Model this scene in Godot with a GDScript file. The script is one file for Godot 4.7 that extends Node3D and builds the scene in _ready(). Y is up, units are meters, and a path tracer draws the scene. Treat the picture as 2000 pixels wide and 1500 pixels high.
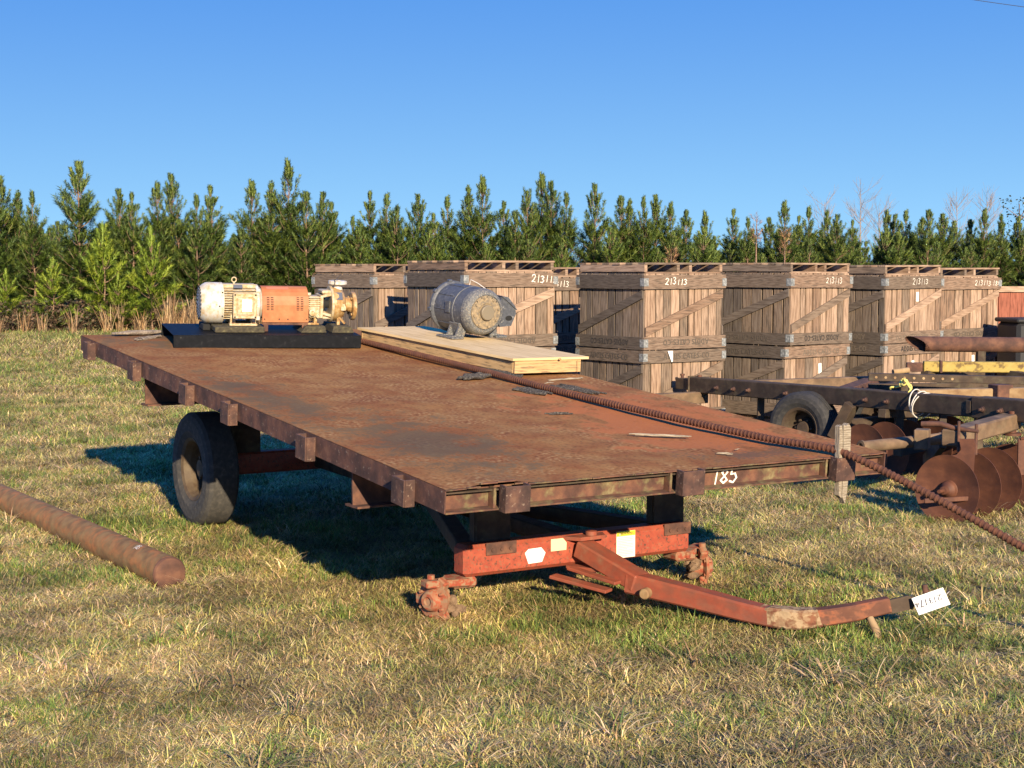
extends Node3D

# ---------------------------------------------------------------- mesh builder
class MB:
	var v := PackedVector3Array()
	var n := PackedVector3Array()
	var uv := PackedVector2Array()
	var c := PackedColorArray()
	var t := Transform3D()
	var col := Color(1, 1, 1)
	var colored := false

	func tri(a: Vector3, b: Vector3, d: Vector3, na: Vector3, nb: Vector3, nd: Vector3, ua := Vector2(), ub := Vector2(), ud := Vector2()) -> void:
		if (d - a).cross(b - a).dot(na + nb + nd) < 0.0:
			var s := b; b = d; d = s
			s = nb; nb = nd; nd = s
			var s2 := ub; ub = ud; ud = s2
		v.append(t * a); v.append(t * b); v.append(t * d)
		n.append((t.basis * na).normalized()); n.append((t.basis * nb).normalized()); n.append((t.basis * nd).normalized())
		uv.append(ua); uv.append(ub); uv.append(ud)
		if colored:
			c.append(col); c.append(col); c.append(col)

	func flat(a: Vector3, b: Vector3, d: Vector3, toward: Vector3) -> void:
		var nn := (d - a).cross(b - a).normalized()
		if nn.dot(toward) < 0.0:
			nn = -nn
		tri(a, b, d, nn, nn, nn, Vector2(a.x + a.z, a.y), Vector2(b.x + b.z, b.y), Vector2(d.x + d.z, d.y))

	func quad(a: Vector3, b: Vector3, d: Vector3, e: Vector3, nn: Vector3, ua := Vector2(0, 0), ub := Vector2(1, 0), ud := Vector2(1, 1), ue := Vector2(0, 1)) -> void:
		tri(a, b, d, nn, nn, nn, ua, ub, ud)
		tri(a, d, e, nn, nn, nn, ua, ud, ue)

	# box with optional chamfer; texture runs along the longest side
	func box(at: Vector3, size: Vector3, bev := 0.0, basis := Basis(), off := Vector2()) -> void:
		var h := size * 0.5
		var lng := 0
		if size[1] > size[lng]: lng = 1
		if size[2] > size[lng]: lng = 2
		for ax in 3:
			var p := (ax + 1) % 3
			var q := (ax + 2) % 3
			if q == lng:
				var sw := p; p = q; q = sw
			for s in [-1.0, 1.0]:
				var cs := []
				var us := []
				for k in [[-1, -1], [1, -1], [1, 1], [-1, 1]]:
					var w := Vector3()
					w[ax] = s * h[ax]
					w[p] = k[0] * (h[p] - bev)
					w[q] = k[1] * (h[q] - bev)
					cs.append(at + basis * w)
					us.append(Vector2(w[p] + off.x, w[q] + s * 0.37 + ax * 0.21 + off.y))
				var nn := Vector3()
				nn[ax] = s
				quad(cs[0], cs[1], cs[2], cs[3], basis * nn, us[0], us[1], us[2], us[3])
		if bev <= 0.0:
			return
		for ax in 3:
			var p := (ax + 1) % 3
			var q := (ax + 2) % 3
			for sp in [-1.0, 1.0]:
				for sq in [-1.0, 1.0]:
					var cs := []
					for k in [[-1, 0], [1, 0], [1, 1], [-1, 1]]:
						var w := Vector3()
						w[ax] = k[0] * (h[ax] - bev)
						w[p] = sp * (h[p] - (bev if k[1] == 1 else 0.0))
						w[q] = sq * (h[q] - (bev if k[1] == 0 else 0.0))
						cs.append(at + basis * w)
					var nn := Vector3()
					nn[p] = sp; nn[q] = sq
					quad(cs[0], cs[1], cs[2], cs[3], basis * nn.normalized())
		for sx in [-1.0, 1.0]:
			for sy in [-1.0, 1.0]:
				for sz in [-1.0, 1.0]:
					var s3 := Vector3(sx, sy, sz)
					var k3 := Vector3(h.x * sx, h.y * sy, h.z * sz)
					var a := k3 - Vector3(0, sy * bev, sz * bev)
					var b := k3 - Vector3(sx * bev, 0, sz * bev)
					var d := k3 - Vector3(sx * bev, sy * bev, 0)
					var nn := basis * s3.normalized()
					tri(at + basis * a, at + basis * b, at + basis * d, nn, nn, nn)

	# rectangular bar from a to b, h tall, w wide
	func bar(a: Vector3, b: Vector3, w: float, hh: float, bev := 0.004, up := Vector3.UP) -> void:
		var x := (b - a).normalized()
		var z := x.cross(up).normalized()
		var y := z.cross(x)
		box((a + b) * 0.5, Vector3(a.distance_to(b), hh, w), bev, Basis(x, y, z))

	# tube along points with radii, closed ends
	func tube(pts: Array, rad: Array, sides := 10, caps := true) -> void:
		var rings := []
		var dirs := []
		var up := Vector3.UP
		var along := 0.0
		var ls := []
		for i in pts.size():
			var d: Vector3 = (pts[mini(i + 1, pts.size() - 1)] - pts[maxi(i - 1, 0)]).normalized()
			if absf(d.dot(up)) > 0.98:
				up = Vector3.RIGHT
			var x := d.cross(up).normalized()
			var y := x.cross(d).normalized()
			up = y
			var ring := []
			for k in sides:
				var a := TAU * k / sides
				ring.append(x * cos(a) + y * sin(a))
			rings.append(ring)
			dirs.append(d)
			if i > 0:
				along += pts[i].distance_to(pts[i - 1])
			ls.append(along)
		for i in pts.size() - 1:
			for k in sides:
				var k2 := (k + 1) % sides
				var n0: Vector3 = rings[i][k]
				var n1: Vector3 = rings[i][k2]
				var n2: Vector3 = rings[i + 1][k2]
				var n3: Vector3 = rings[i + 1][k]
				var r0: float = rad[mini(i, rad.size() - 1)]
				var r1: float = rad[mini(i + 1, rad.size() - 1)]
				var a: Vector3 = pts[i] + n0 * r0
				var b: Vector3 = pts[i] + n1 * r0
				var d: Vector3 = pts[i + 1] + n2 * r1
				var e: Vector3 = pts[i + 1] + n3 * r1
				var cv := r0 * TAU / sides
				tri(a, b, d, n0, n1, n2, Vector2(ls[i], k * cv), Vector2(ls[i], (k + 1) * cv), Vector2(ls[i + 1], (k + 1) * cv))
				tri(a, d, e, n0, n2, n3, Vector2(ls[i], k * cv), Vector2(ls[i + 1], (k + 1) * cv), Vector2(ls[i + 1], k * cv))
		if caps:
			for s in [0, pts.size() - 1]:
				var nn: Vector3 = -dirs[s] if s == 0 else dirs[s]
				var r: float = rad[mini(s, rad.size() - 1)]
				for k in sides:
					var a: Vector3 = pts[s] + rings[s][k] * r
					var b: Vector3 = pts[s] + rings[s][(k + 1) % sides] * r
					tri(pts[s], a, b, nn, nn, nn, Vector2(), Vector2(a.x + a.z, a.y), Vector2(b.x + b.z, b.y))

	# profile of (radius, height) turned round the axis of the basis' y; corners sharper than the angle stay sharp
	func lathe(prof: Array, sides := 24, at := Vector3(), basis := Basis()) -> void:
		for i in prof.size() - 1:
			var p0: Vector2 = prof[i]
			var p1: Vector2 = prof[i + 1]
			var d := p1 - p0
			if d.length() < 1e-6:
				continue
			var pn := Vector2(d.y, -d.x).normalized()
			for k in sides:
				var a0 := TAU * k / sides
				var a1 := TAU * (k + 1) / sides
				var e0 := Vector3(cos(a0), 0, sin(a0))
				var e1 := Vector3(cos(a1), 0, sin(a1))
				var w := [e0 * p0.x + Vector3.UP * p0.y, e1 * p0.x + Vector3.UP * p0.y, e1 * p1.x + Vector3.UP * p1.y, e0 * p1.x + Vector3.UP * p1.y]
				var nn := [e0 * pn.x + Vector3.UP * pn.y, e1 * pn.x + Vector3.UP * pn.y]
				for j in 4:
					w[j] = at + basis * w[j]
				var n0: Vector3 = basis * nn[0]
				var n1: Vector3 = basis * nn[1]
				var u0 := Vector2(a0 * 0.3, p0.y + p0.x)
				var u1 := Vector2(a1 * 0.3, p0.y + p0.x)
				var u2 := Vector2(a1 * 0.3, p1.y + p1.x)
				var u3 := Vector2(a0 * 0.3, p1.y + p1.x)
				if p0.x > 1e-6:
					tri(w[0], w[1], w[2], n0, n1, n1, u0, u1, u2)
				if p1.x > 1e-6:
					tri(w[0], w[2], w[3], n0, n1, n0, u0, u2, u3)

	# outline in the basis' x-y plane pushed along its z
	func prism(outline: Array, depth: float, at := Vector3(), basis := Basis()) -> void:
		var pts := PackedVector2Array(outline)
		var idx := Geometry2D.triangulate_polygon(pts)
		for s in [0.0, depth]:
			var nn := basis * Vector3(0, 0, 1 if s > 0.0 else -1)
			for i in range(0, idx.size(), 3):
				var q := []
				for j in 3:
					q.append(at + basis * Vector3(pts[idx[i + j]].x, pts[idx[i + j]].y, s))
				tri(q[0], q[1], q[2], nn, nn, nn, pts[idx[i]], pts[idx[i + 1]], pts[idx[i + 2]])
		var area := 0.0
		for i in pts.size():
			var a := pts[i]
			var b := pts[(i + 1) % pts.size()]
			area += a.x * b.y - b.x * a.y
		for i in pts.size():
			var a := pts[i]
			var b := pts[(i + 1) % pts.size()]
			var d := (b - a).normalized()
			var nn := basis * (Vector3(d.y, -d.x, 0) * signf(area))
			quad(at + basis * Vector3(a.x, a.y, 0), at + basis * Vector3(b.x, b.y, 0), at + basis * Vector3(b.x, b.y, depth), at + basis * Vector3(a.x, a.y, depth), nn, Vector2(0, 0), Vector2(a.distance_to(b), 0), Vector2(a.distance_to(b), depth), Vector2(0, depth))

	func mesh() -> ArrayMesh:
		var arr := []
		arr.resize(Mesh.ARRAY_MAX)
		arr[Mesh.ARRAY_VERTEX] = v
		arr[Mesh.ARRAY_NORMAL] = n
		arr[Mesh.ARRAY_TEX_UV] = uv
		if colored:
			arr[Mesh.ARRAY_COLOR] = c
		var m := ArrayMesh.new()
		m.add_surface_from_arrays(Mesh.PRIMITIVE_TRIANGLES, arr)
		return m

var rng := RandomNumberGenerator.new()
var M := {}
var boxes := {}

func lin(r: float, g: float, b: float, a := 1.0) -> Color:
	var k := Color(r, g, b).linear_to_srgb()
	k.a = a
	return k

func ntex(sd: int, freq: float, oct: int, ramp: Array, size := 512, kind := FastNoiseLite.TYPE_SIMPLEX_SMOOTH, warp := 0.0) -> NoiseTexture2D:
	var f := FastNoiseLite.new()
	f.seed = sd
	f.noise_type = kind
	f.frequency = freq
	f.fractal_octaves = oct
	f.fractal_type = FastNoiseLite.FRACTAL_FBM
	f.fractal_gain = 0.6
	if warp > 0.0:
		f.domain_warp_enabled = true
		f.domain_warp_amplitude = warp
	var g := Gradient.new()
	var offs := PackedFloat32Array()
	var cols := PackedColorArray()
	for r in ramp:
		offs.append(r[0])
		cols.append(r[1])
	g.offsets = offs
	g.colors = cols
	var t := NoiseTexture2D.new()
	t.width = size
	t.height = size
	t.seamless = true
	t.noise = f
	t.color_ramp = g
	return t

func mat(key: String, tint: Color, rough := 0.85, tex: Texture2D = null, scale := 1.0, metal := 0.0) -> StandardMaterial3D:
	var m := StandardMaterial3D.new()
	m.resource_name = key
	m.albedo_color = tint
	m.roughness = rough
	m.metallic = metal
	if tex:
		m.albedo_texture = tex
		m.uv1_triplanar = true
		m.uv1_scale = Vector3.ONE * scale
	M[key] = m
	return m

func bump(m: StandardMaterial3D, tex: Texture2D, cm: float) -> void:
	m.heightmap_enabled = true
	m.heightmap_texture = tex
	m.heightmap_scale = cm

func patches(m: StandardMaterial3D, tex: Texture2D) -> void:
	m.detail_enabled = true
	m.detail_albedo = tex
	m.detail_blend_mode = BaseMaterial3D.BLEND_MODE_MIX

# ---------------------------------------------------------------- objects
func thing(called: String, label: String, category: String, at := Transform3D(), group := "") -> Node3D:
	var o := Node3D.new()
	o.name = called
	add_child(o, true)
	o.transform = at
	o.set_meta("label", label)
	o.set_meta("category", category)
	if group:
		o.set_meta("group", group)
	return o

func part(called: String, mb: MB, m: Material, parent: Node) -> MeshInstance3D:
	return pmesh(called, mb.mesh(), m, parent)

func pmesh(called: String, mesh: Mesh, m: Material, parent: Node, at := Transform3D()) -> MeshInstance3D:
	var o := MeshInstance3D.new()
	o.name = called
	o.mesh = mesh
	o.material_override = null
	o.set_surface_override_material(0, m)
	o.transform = at
	parent.add_child(o, true)
	return o

func single(called: String, mb: MB, m: Material, label: String, category: String, at := Transform3D(), group := "") -> MeshInstance3D:
	var o := part(called, mb, m, self)
	o.transform = at
	o.set_meta("label", label)
	o.set_meta("category", category)
	if group:
		o.set_meta("group", group)
	return o

func new_mb(t := Transform3D()) -> MB:
	var b := MB.new()
	b.t = t
	return b

func ybasis(dir: Vector3) -> Basis:   # a basis whose y runs along dir
	var y := dir.normalized()
	var x := y.cross(Vector3.UP if absf(y.y) < 0.9 else Vector3.RIGHT).normalized()
	return Basis(x, y, x.cross(y))

func board(size: Vector3, variant: int) -> Mesh:   # shared box meshes
	var key := "%d_%d_%d_%d" % [roundi(size.x * 500), roundi(size.y * 500), roundi(size.z * 500), variant]
	if not boxes.has(key):
		var b := MB.new()
		b.box(Vector3(), size, 0.0, Basis(), Vector2(variant * 1.37, variant * 0.61))
		boxes[key] = b.mesh()
	return boxes[key]

const DIGITS := {
	"1": [[0.36, 1.0, 0.32, 0.0]],
	"2": [[0.0, 0.78, 0.12, 0.97, 0.42, 1.0, 0.58, 0.76, 0.4, 0.42, 0.02, 0.04, 0.2, 0.1, 0.62, 0.0]],
	"3": [[0.02, 0.92, 0.3, 1.0, 0.54, 0.8, 0.24, 0.55, 0.58, 0.32, 0.34, 0.02, 0.0, 0.1]],
	"4": [[0.42, 0.0, 0.42, 1.0, 0.02, 0.36, 0.62, 0.36]],
	"5": [[0.56, 1.0, 0.12, 0.98, 0.06, 0.56, 0.4, 0.6, 0.58, 0.3, 0.34, 0.0, 0.0, 0.1]],
	"7": [[0.0, 0.98, 0.58, 1.0, 0.2, 0.0]],
	"8": [[0.5, 0.84, 0.28, 1.0, 0.06, 0.78, 0.3, 0.52, 0.58, 0.22, 0.3, 0.0, 0.02, 0.22, 0.3, 0.52, 0.54, 0.8]],
	"0": [[0.3, 1.0, 0.04, 0.6, 0.1, 0.14, 0.34, 0.0, 0.58, 0.4, 0.5, 0.86, 0.3, 1.0]],
}

func writing(text: String, h: float, stroke: float, sd := 0) -> MB:   # hand-drawn digits in the x-y plane facing z, from x = 0
	var r := RandomNumberGenerator.new()
	r.seed = sd + 5
	var b := MB.new()
	var x := 0.0
	var up := 0.0
	for ch in text:
		var lift := r.randf_range(-0.08, 0.08)
		var tall := r.randf_range(0.85, 1.1)
		if DIGITS.has(ch):
			for line in DIGITS[ch]:
				var pts := []
				for i in range(0, line.size(), 2):
					pts.append(Vector3((x + line[i] + 0.12 * line[i + 1]) * h, (line[i + 1] * tall + lift) * h, 0))
				for i in pts.size() - 1:
					var d: Vector3 = (pts[i + 1] - pts[i]).normalized()
					var s := Vector3(-d.y, d.x, 0) * stroke * 0.5 * r.randf_range(0.8, 1.2)
					up += 0.00005
					var z := Vector3(0, 0, up)
					var e := d * stroke * 0.35
					b.quad(pts[i] - e - s + z, pts[i + 1] + e - s + z, pts[i + 1] + e + s + z, pts[i] - e + s + z, Vector3(0, 0, 1))
		x += 0.74 if ch == "1" else (0.4 if ch == " " else 0.82)
	return b

# ---------------------------------------------------------------- frames of the place
var YAW := deg_to_rad(31.355)
var PITCH := deg_to_rad(4.773)
var GEAR := Transform3D(Basis(Vector3.UP, YAW), Vector3(-0.270, 0, -6.138))
var DECK := Transform3D(Basis(Vector3.UP, YAW) * Basis(Vector3.RIGHT, PITCH), Vector3(-0.270, 0.762, -6.138))

func _ready() -> void:
	rng.seed = 11
	# camera
	var cam := Camera3D.new()
	cam.name = "camera"
	cam.position = Vector3(0, 1.65, 0)
	cam.rotation = Vector3(-atan(225.0 / 3000.0), 0, 0)
	cam.fov = rad_to_deg(2.0 * atan(0.25))
	cam.near = 0.05
	cam.far = 1500
	add_child(cam)
	# sky
	var env := Environment.new()
	env.background_mode = Environment.BG_SKY
	var sky := Sky.new()
	var sm := ProceduralSkyMaterial.new()
	sm.sky_top_color = lin(0.005, 0.100, 0.41)
	sm.sky_horizon_color = lin(0.205, 0.40, 0.56)
	sm.sky_curve = 0.090
	sm.ground_bottom_color = lin(0.12, 0.10, 0.06)
	sm.ground_horizon_color = lin(0.25, 0.40, 0.60)
	sm.sun_angle_max = 8.0
	sky.sky_material = sm
	env.sky = sky
	env.tonemap_mode = Environment.TONE_MAPPER_LINEAR
	env.tonemap_exposure = 1.9
	env.sdfgi_enabled = true
	env.ssao_enabled = true
	env.ssil_enabled = true
	var we := WorldEnvironment.new()
	we.name = "world_environment"
	we.environment = env
	add_child(we)
	# sun: low, behind the camera and a little to the right
	var sun := DirectionalLight3D.new()
	sun.name = "sun"
	sun.light_energy = 1.6
	sun.light_color = Color(1.0, 0.92, 0.79)
	sun.light_angular_distance = 0.5
	sun.shadow_enabled = true
	sun.rotation = Vector3(deg_to_rad(-19.0), deg_to_rad(15.5), 0)
	add_child(sun)

	materials()
	ground()
	pines()
	weeds()
	crates()
	trailer()
	pump_unit()
	platform_and_motor()
	deck_litter()
	pole()
	harrow()
	far_implement()
	grass()

# ---------------------------------------------------------------- materials
func materials() -> void:
	var W := Color.WHITE
	var fine := ntex(3, 0.06, 4, [[0.0, Color.BLACK], [1.0, W]], 512)
	var pits := ntex(4, 0.03, 5, [[0.0, Color.BLACK], [0.45, Color(0.6, 0.6, 0.6)], [1.0, W]], 512)
	M["fine"] = fine
	M["pits"] = pits
	# weathered wood; grain runs along u
	var grain := ntex(21, 0.014, 5, [[0.0, lin(0.34, 0.29, 0.25)], [0.3, lin(0.58, 0.53, 0.48)], [0.5, lin(0.76, 0.71, 0.66)], [0.68, lin(0.86, 0.83, 0.78)], [1.0, lin(1.0, 0.98, 0.95)]], 512)
	var grain_h := ntex(21, 0.014, 5, [[0.0, Color.BLACK], [1.0, W]], 512)
	var stains := ntex(22, 0.012, 4, [[0.0, lin(0.05, 0.04, 0.032, 0.75)], [0.3, lin(0.07, 0.055, 0.04, 0.5)], [0.42, lin(0.1, 0.08, 0.06, 0.0)], [1.0, lin(0.3, 0.25, 0.2, 0.0)]], 512)
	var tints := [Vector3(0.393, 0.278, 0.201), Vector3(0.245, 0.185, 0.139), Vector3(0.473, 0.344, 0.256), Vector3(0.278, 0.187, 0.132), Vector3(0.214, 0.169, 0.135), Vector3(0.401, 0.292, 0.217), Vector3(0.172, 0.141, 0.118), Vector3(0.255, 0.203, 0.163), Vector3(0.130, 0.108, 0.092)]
	for i in tints.size():
		var m := mat("plank%d" % i, lin(tints[i].x, tints[i].y, tints[i].z), 0.9)
		m.albedo_texture = grain
		m.uv1_scale = Vector3(0.5, 5.0, 1)
		m.uv1_offset = Vector3(i * 0.173, i * 0.29, 0)
		bump(m, grain_h, 0.06)
		if i % 2 == 1:
			patches(m, stains)
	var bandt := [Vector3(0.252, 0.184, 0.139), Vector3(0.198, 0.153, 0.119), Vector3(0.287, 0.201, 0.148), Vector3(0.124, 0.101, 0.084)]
	for i in 4:
		var m := mat("band%d" % i, lin(bandt[i].x, bandt[i].y, bandt[i].z), 0.9)
		m.albedo_texture = grain
		m.uv1_scale = Vector3(0.9, 8.0, 1)
		m.uv1_offset = Vector3(i * 0.37, i * 0.19, 0)
		bump(m, grain_h, 0.08)
		patches(m, stains)
	var zinc := ntex(31, 0.03, 3, [[0.0, lin(0.10, 0.105, 0.105)], [0.4, lin(0.18, 0.19, 0.19)], [0.6, lin(0.25, 0.26, 0.256)], [1.0, lin(0.38, 0.38, 0.37)]], 256)
	mat("zinc", W, 0.55, zinc, 3.0)
	mat("paper", lin(0.78, 0.77, 0.74), 0.8)
	mat("chalk", lin(0.80, 0.76, 0.66), 0.95)
	mat("stencil", lin(0.035, 0.03, 0.027), 0.9)
	mat("stencil_worn", lin(0.085, 0.068, 0.053), 0.9)
	mat("stencil_faded", lin(0.14, 0.108, 0.08), 0.9)
	# rusty steels
	var rust := ntex(41, 0.012, 6, [[0.0, lin(0.055, 0.026, 0.02)], [0.38, lin(0.105, 0.047, 0.034)], [0.55, lin(0.145, 0.062, 0.042)], [0.72, lin(0.19, 0.082, 0.05)], [1.0, lin(0.27, 0.13, 0.075)]], 512)
	var orange := ntex(42, 0.011, 5, [[0.0, lin(0.36, 0.13, 0.035, 0.0)], [0.56, lin(0.36, 0.13, 0.035, 0.0)], [0.66, lin(0.38, 0.135, 0.04, 0.55)], [0.85, lin(0.46, 0.18, 0.05, 0.8)], [1.0, lin(0.46, 0.18, 0.05, 0.9)]], 512)
	var lichen := ntex(43, 0.016, 6, [[0.0, lin(0.15, 0.13, 0.06, 0.0)], [0.5, lin(0.15, 0.13, 0.06, 0.0)], [0.7, lin(0.19, 0.165, 0.07, 0.45)], [0.85, lin(0.27, 0.24, 0.11, 0.6)], [1.0, lin(0.36, 0.34, 0.18, 0.8)]], 512)
	var film := ntex(48, 0.014, 6, [[0.0, lin(0.1, 0.085, 0.05, 0.0)], [0.55, lin(0.1, 0.085, 0.05, 0.0)], [0.8, lin(0.13, 0.11, 0.06, 0.45)], [1.0, lin(0.2, 0.18, 0.1, 0.7)]], 512)
	var flecks := ntex(44, 0.05, 4, [[0.0, lin(0.3, 0.2, 0.14, 0.0)], [0.74, lin(0.3, 0.2, 0.14, 0.0)], [0.84, lin(0.34, 0.24, 0.17, 0.35)], [1.0, lin(0.5, 0.42, 0.33, 0.7)]], 512)
	var reddish := ntex(45, 0.012, 6, [[0.0, lin(0.085, 0.03, 0.017)], [0.4, lin(0.125, 0.045, 0.025)], [0.6, lin(0.165, 0.06, 0.031)], [1.0, lin(0.27, 0.11, 0.055)]], 512)
	var brown := ntex(46, 0.012, 6, [[0.0, lin(0.075, 0.045, 0.026)], [0.4, lin(0.135, 0.085, 0.05)], [0.6, lin(0.19, 0.12, 0.068)], [1.0, lin(0.3, 0.2, 0.12)]], 512)
	var tanned := ntex(47, 0.014, 5, [[0.0, lin(0.15, 0.08, 0.04)], [0.4, lin(0.26, 0.16, 0.075)], [0.6, lin(0.33, 0.22, 0.11)], [1.0, lin(0.42, 0.3, 0.16)]], 512)
	var m := mat("rust_frame", lin(0.72, 0.72, 0.72), 0.85, rust, 0.9)
	patches(m, flecks); bump(m, pits, 0.15)
	m = mat("rust_pocket", lin(0.6, 0.68, 0.74), 0.85, rust, 1.3)
	patches(m, flecks); bump(m, pits, 0.2)
	m = mat("rust_channel", lin(0.8, 0.8, 0.75), 0.85, rust, 1.1)
	patches(m, lichen); bump(m, pits, 0.15)
	m = mat("rust_dark_and_shade", lin(0.34, 0.34, 0.36), 0.8, brown, 1.0)  # dark rusty steel; on the reach it paints shade
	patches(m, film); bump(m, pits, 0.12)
	m = mat("rust_plain", lin(0.75, 0.78, 0.75), 0.85, rust, 1.3)
	bump(m, pits, 0.1)
	m = mat("rust_disc", lin(0.66, 0.64, 0.62), 0.7, reddish, 1.2)
	bump(m, pits, 0.06)
	m = mat("rust_bar", lin(0.62, 0.62, 0.6), 0.85, reddish, 3.0)
	bump(m, pits, 0.1)
	m = mat("rust_pole", lin(0.72, 0.64, 0.47), 0.85, tanned, 1.4)
	patches(m, orange); bump(m, pits, 0.2)
	m = mat("mossy_steel", W, 0.85, brown, 0.9)
	patches(m, film); bump(m, pits, 0.12)
	m = mat("tan_steel", W, 0.85, tanned, 0.8)
	bump(m, pits, 0.1)
	mat("dark_parts_and_hole_shade", lin(0.012, 0.012, 0.012), 0.9)  # near-black for small dark parts, and painted shade for holes and slots
	# red-orange paint, chipped and caked with dirt
	var redp := ntex(51, 0.02, 4, [[0.0, lin(0.24, 0.042, 0.022)], [0.5, lin(0.31, 0.058, 0.028)], [1.0, lin(0.37, 0.085, 0.042)]], 512)
	var chips := ntex(52, 0.045, 5, [[0.0, lin(0.06, 0.03, 0.02, 0.95)], [0.27, lin(0.09, 0.045, 0.028, 0.8)], [0.35, lin(0.13, 0.06, 0.035, 0.0)], [0.62, lin(0.2, 0.11, 0.06, 0.0)], [0.8, lin(0.2, 0.115, 0.065, 0.5)], [1.0, lin(0.24, 0.15, 0.09, 0.7)]], 512)
	m = mat("red_paint", W, 0.6, redp, 1.5)
	patches(m, chips); bump(m, pits, 0.06)
	var worn := ntex(53, 0.012, 6, [[0.0, lin(0.14, 0.055, 0.035, 0.85)], [0.3, lin(0.17, 0.065, 0.04, 0.7)], [0.48, lin(0.15, 0.06, 0.035, 0.25)], [0.6, lin(0.2, 0.09, 0.05, 0.0)], [0.8, lin(0.22, 0.12, 0.07, 0.4)], [1.0, lin(0.26, 0.17, 0.1, 0.7)]], 512)
	var worn_orange := ntex(56, 0.014, 6, [[0.0, lin(0.36, 0.1, 0.035, 0.8)], [0.4, lin(0.33, 0.1, 0.04, 0.6)], [0.52, lin(0.2, 0.09, 0.05, 0.0)], [1.0, lin(0.2, 0.09, 0.05, 0.0)]], 512)
	m = mat("red_worn", lin(0.85, 0.95, 0.95), 0.7, redp, 1.2)
	patches(m, worn); bump(m, pits, 0.1)
	m = mat("tongue_rust", lin(0.85, 0.85, 0.85), 0.8, reddish, 1.1)
	patches(m, worn_orange); bump(m, pits, 0.12)
	m = mat("red_mud", lin(0.9, 1.0, 1.0), 0.9, redp, 2.0)
	patches(m, ntex(54, 0.02, 5, [[0.0, lin(0.24, 0.15, 0.085, 0.95)], [0.48, lin(0.27, 0.17, 0.1, 0.9)], [0.6, lin(0.3, 0.2, 0.1, 0.0)], [1.0, lin(0.3, 0.2, 0.1, 0.0)]], 512))
	bump(m, pits, 0.12)
	m = mat("mud_patches", lin(0.9, 0.9, 0.9), 0.95, reddish, 1.5)
	patches(m, ntex(57, 0.022, 6, [[0.0, lin(0.3, 0.21, 0.12, 0.95)], [0.5, lin(0.36, 0.26, 0.155, 0.9)], [0.6, lin(0.3, 0.2, 0.1, 0.3)], [0.68, lin(0.3, 0.2, 0.1, 0.0)], [1.0, lin(0.3, 0.2, 0.1, 0.0)]], 512))
	bump(m, pits, 0.5)
	m = mat("mud", W, 0.95, ntex(55, 0.02, 5, [[0.0, lin(0.1, 0.06, 0.035)], [1.0, lin(0.3, 0.2, 0.12)]], 256), 3.0)
	bump(m, pits, 1.0)
	# rubber
	var rub := ntex(61, 0.03, 5, [[0.0, lin(0.018, 0.018, 0.019)], [0.5, lin(0.03, 0.029, 0.029)], [0.75, lin(0.05, 0.046, 0.042)], [1.0, lin(0.11, 0.095, 0.075)]], 512)
	m = mat("rubber", W, 0.8, rub, 1.5)
	bump(m, fine, 0.05)
	mat("rubber_dusty", W, 0.9, ntex(62, 0.03, 5, [[0.0, lin(0.03, 0.028, 0.026)], [0.5, lin(0.052, 0.048, 0.043)], [0.75, lin(0.078, 0.07, 0.06)], [1.0, lin(0.15, 0.125, 0.095)]], 512), 1.5)
	# pump and motors
	var white := ntex(71, 0.014, 4, [[0.0, lin(0.42, 0.31, 0.18)], [0.35, lin(0.5, 0.44, 0.32)], [0.55, lin(0.54, 0.52, 0.47)], [1.0, lin(0.55, 0.55, 0.57)]], 256)
	m = mat("white_paint", W, 0.5, white, 4.0)
	patches(m, ntex(72, 0.02, 5, [[0.0, lin(0.4, 0.2, 0.07, 0.8)], [0.22, lin(0.45, 0.26, 0.1, 0.5)], [0.34, lin(0.5, 0.3, 0.12, 0.0)], [1.0, lin(0.5, 0.3, 0.12, 0.0)]], 256))
	var cream := ntex(73, 0.018, 4, [[0.0, lin(0.32, 0.18, 0.06)], [0.4, lin(0.42, 0.31, 0.16)], [0.65, lin(0.47, 0.41, 0.28)], [1.0, lin(0.5, 0.46, 0.37)]], 256)
	mat("cream_paint", W, 0.5, cream, 5.0)
	var bronze := ntex(74, 0.018, 4, [[0.0, lin(0.2, 0.1, 0.035)], [0.45, lin(0.33, 0.185, 0.065)], [0.7, lin(0.41, 0.28, 0.12)], [1.0, lin(0.5, 0.42, 0.28)]], 256)
	mat("bronze", W, 0.45, bronze, 5.0)
	var org := ntex(75, 0.012, 4, [[0.0, lin(0.34, 0.095, 0.028)], [0.5, lin(0.39, 0.135, 0.045)], [1.0, lin(0.43, 0.175, 0.068)]], 256)
	mat("orange_paint", W, 0.55, org, 3.0)
	mat("pink_print", lin(0.62, 0.16, 0.09), 0.7)
	mat("name_plate", lin(0.09, 0.1, 0.125), 0.4)
	m = mat("black_paint", W, 0.5, ntex(76, 0.02, 5, [[0.0, lin(0.006, 0.007, 0.009)], [0.62, lin(0.009, 0.010, 0.013)], [0.85, lin(0.014, 0.015, 0.018)], [1.0, lin(0.10, 0.095, 0.08)]], 512), 1.8)
	m.metallic_specular = 0.2
	m = mat("mossy_block", W, 0.95, ntex(77, 0.03, 5, [[0.0, lin(0.03, 0.026, 0.018)], [0.5, lin(0.062, 0.052, 0.033)], [0.8, lin(0.10, 0.088, 0.045)], [1.0, lin(0.2, 0.17, 0.1)]], 256), 3.0)
	bump(m, pits, 0.3)
	var grey := ntex(78, 0.02, 5, [[0.0, lin(0.05, 0.053, 0.06)], [0.5, lin(0.072, 0.078, 0.09)], [0.75, lin(0.095, 0.1, 0.113)], [1.0, lin(0.15, 0.15, 0.16)]], 512)
	m = mat("grey_paint", W, 0.55, grey, 3.0)
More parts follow.
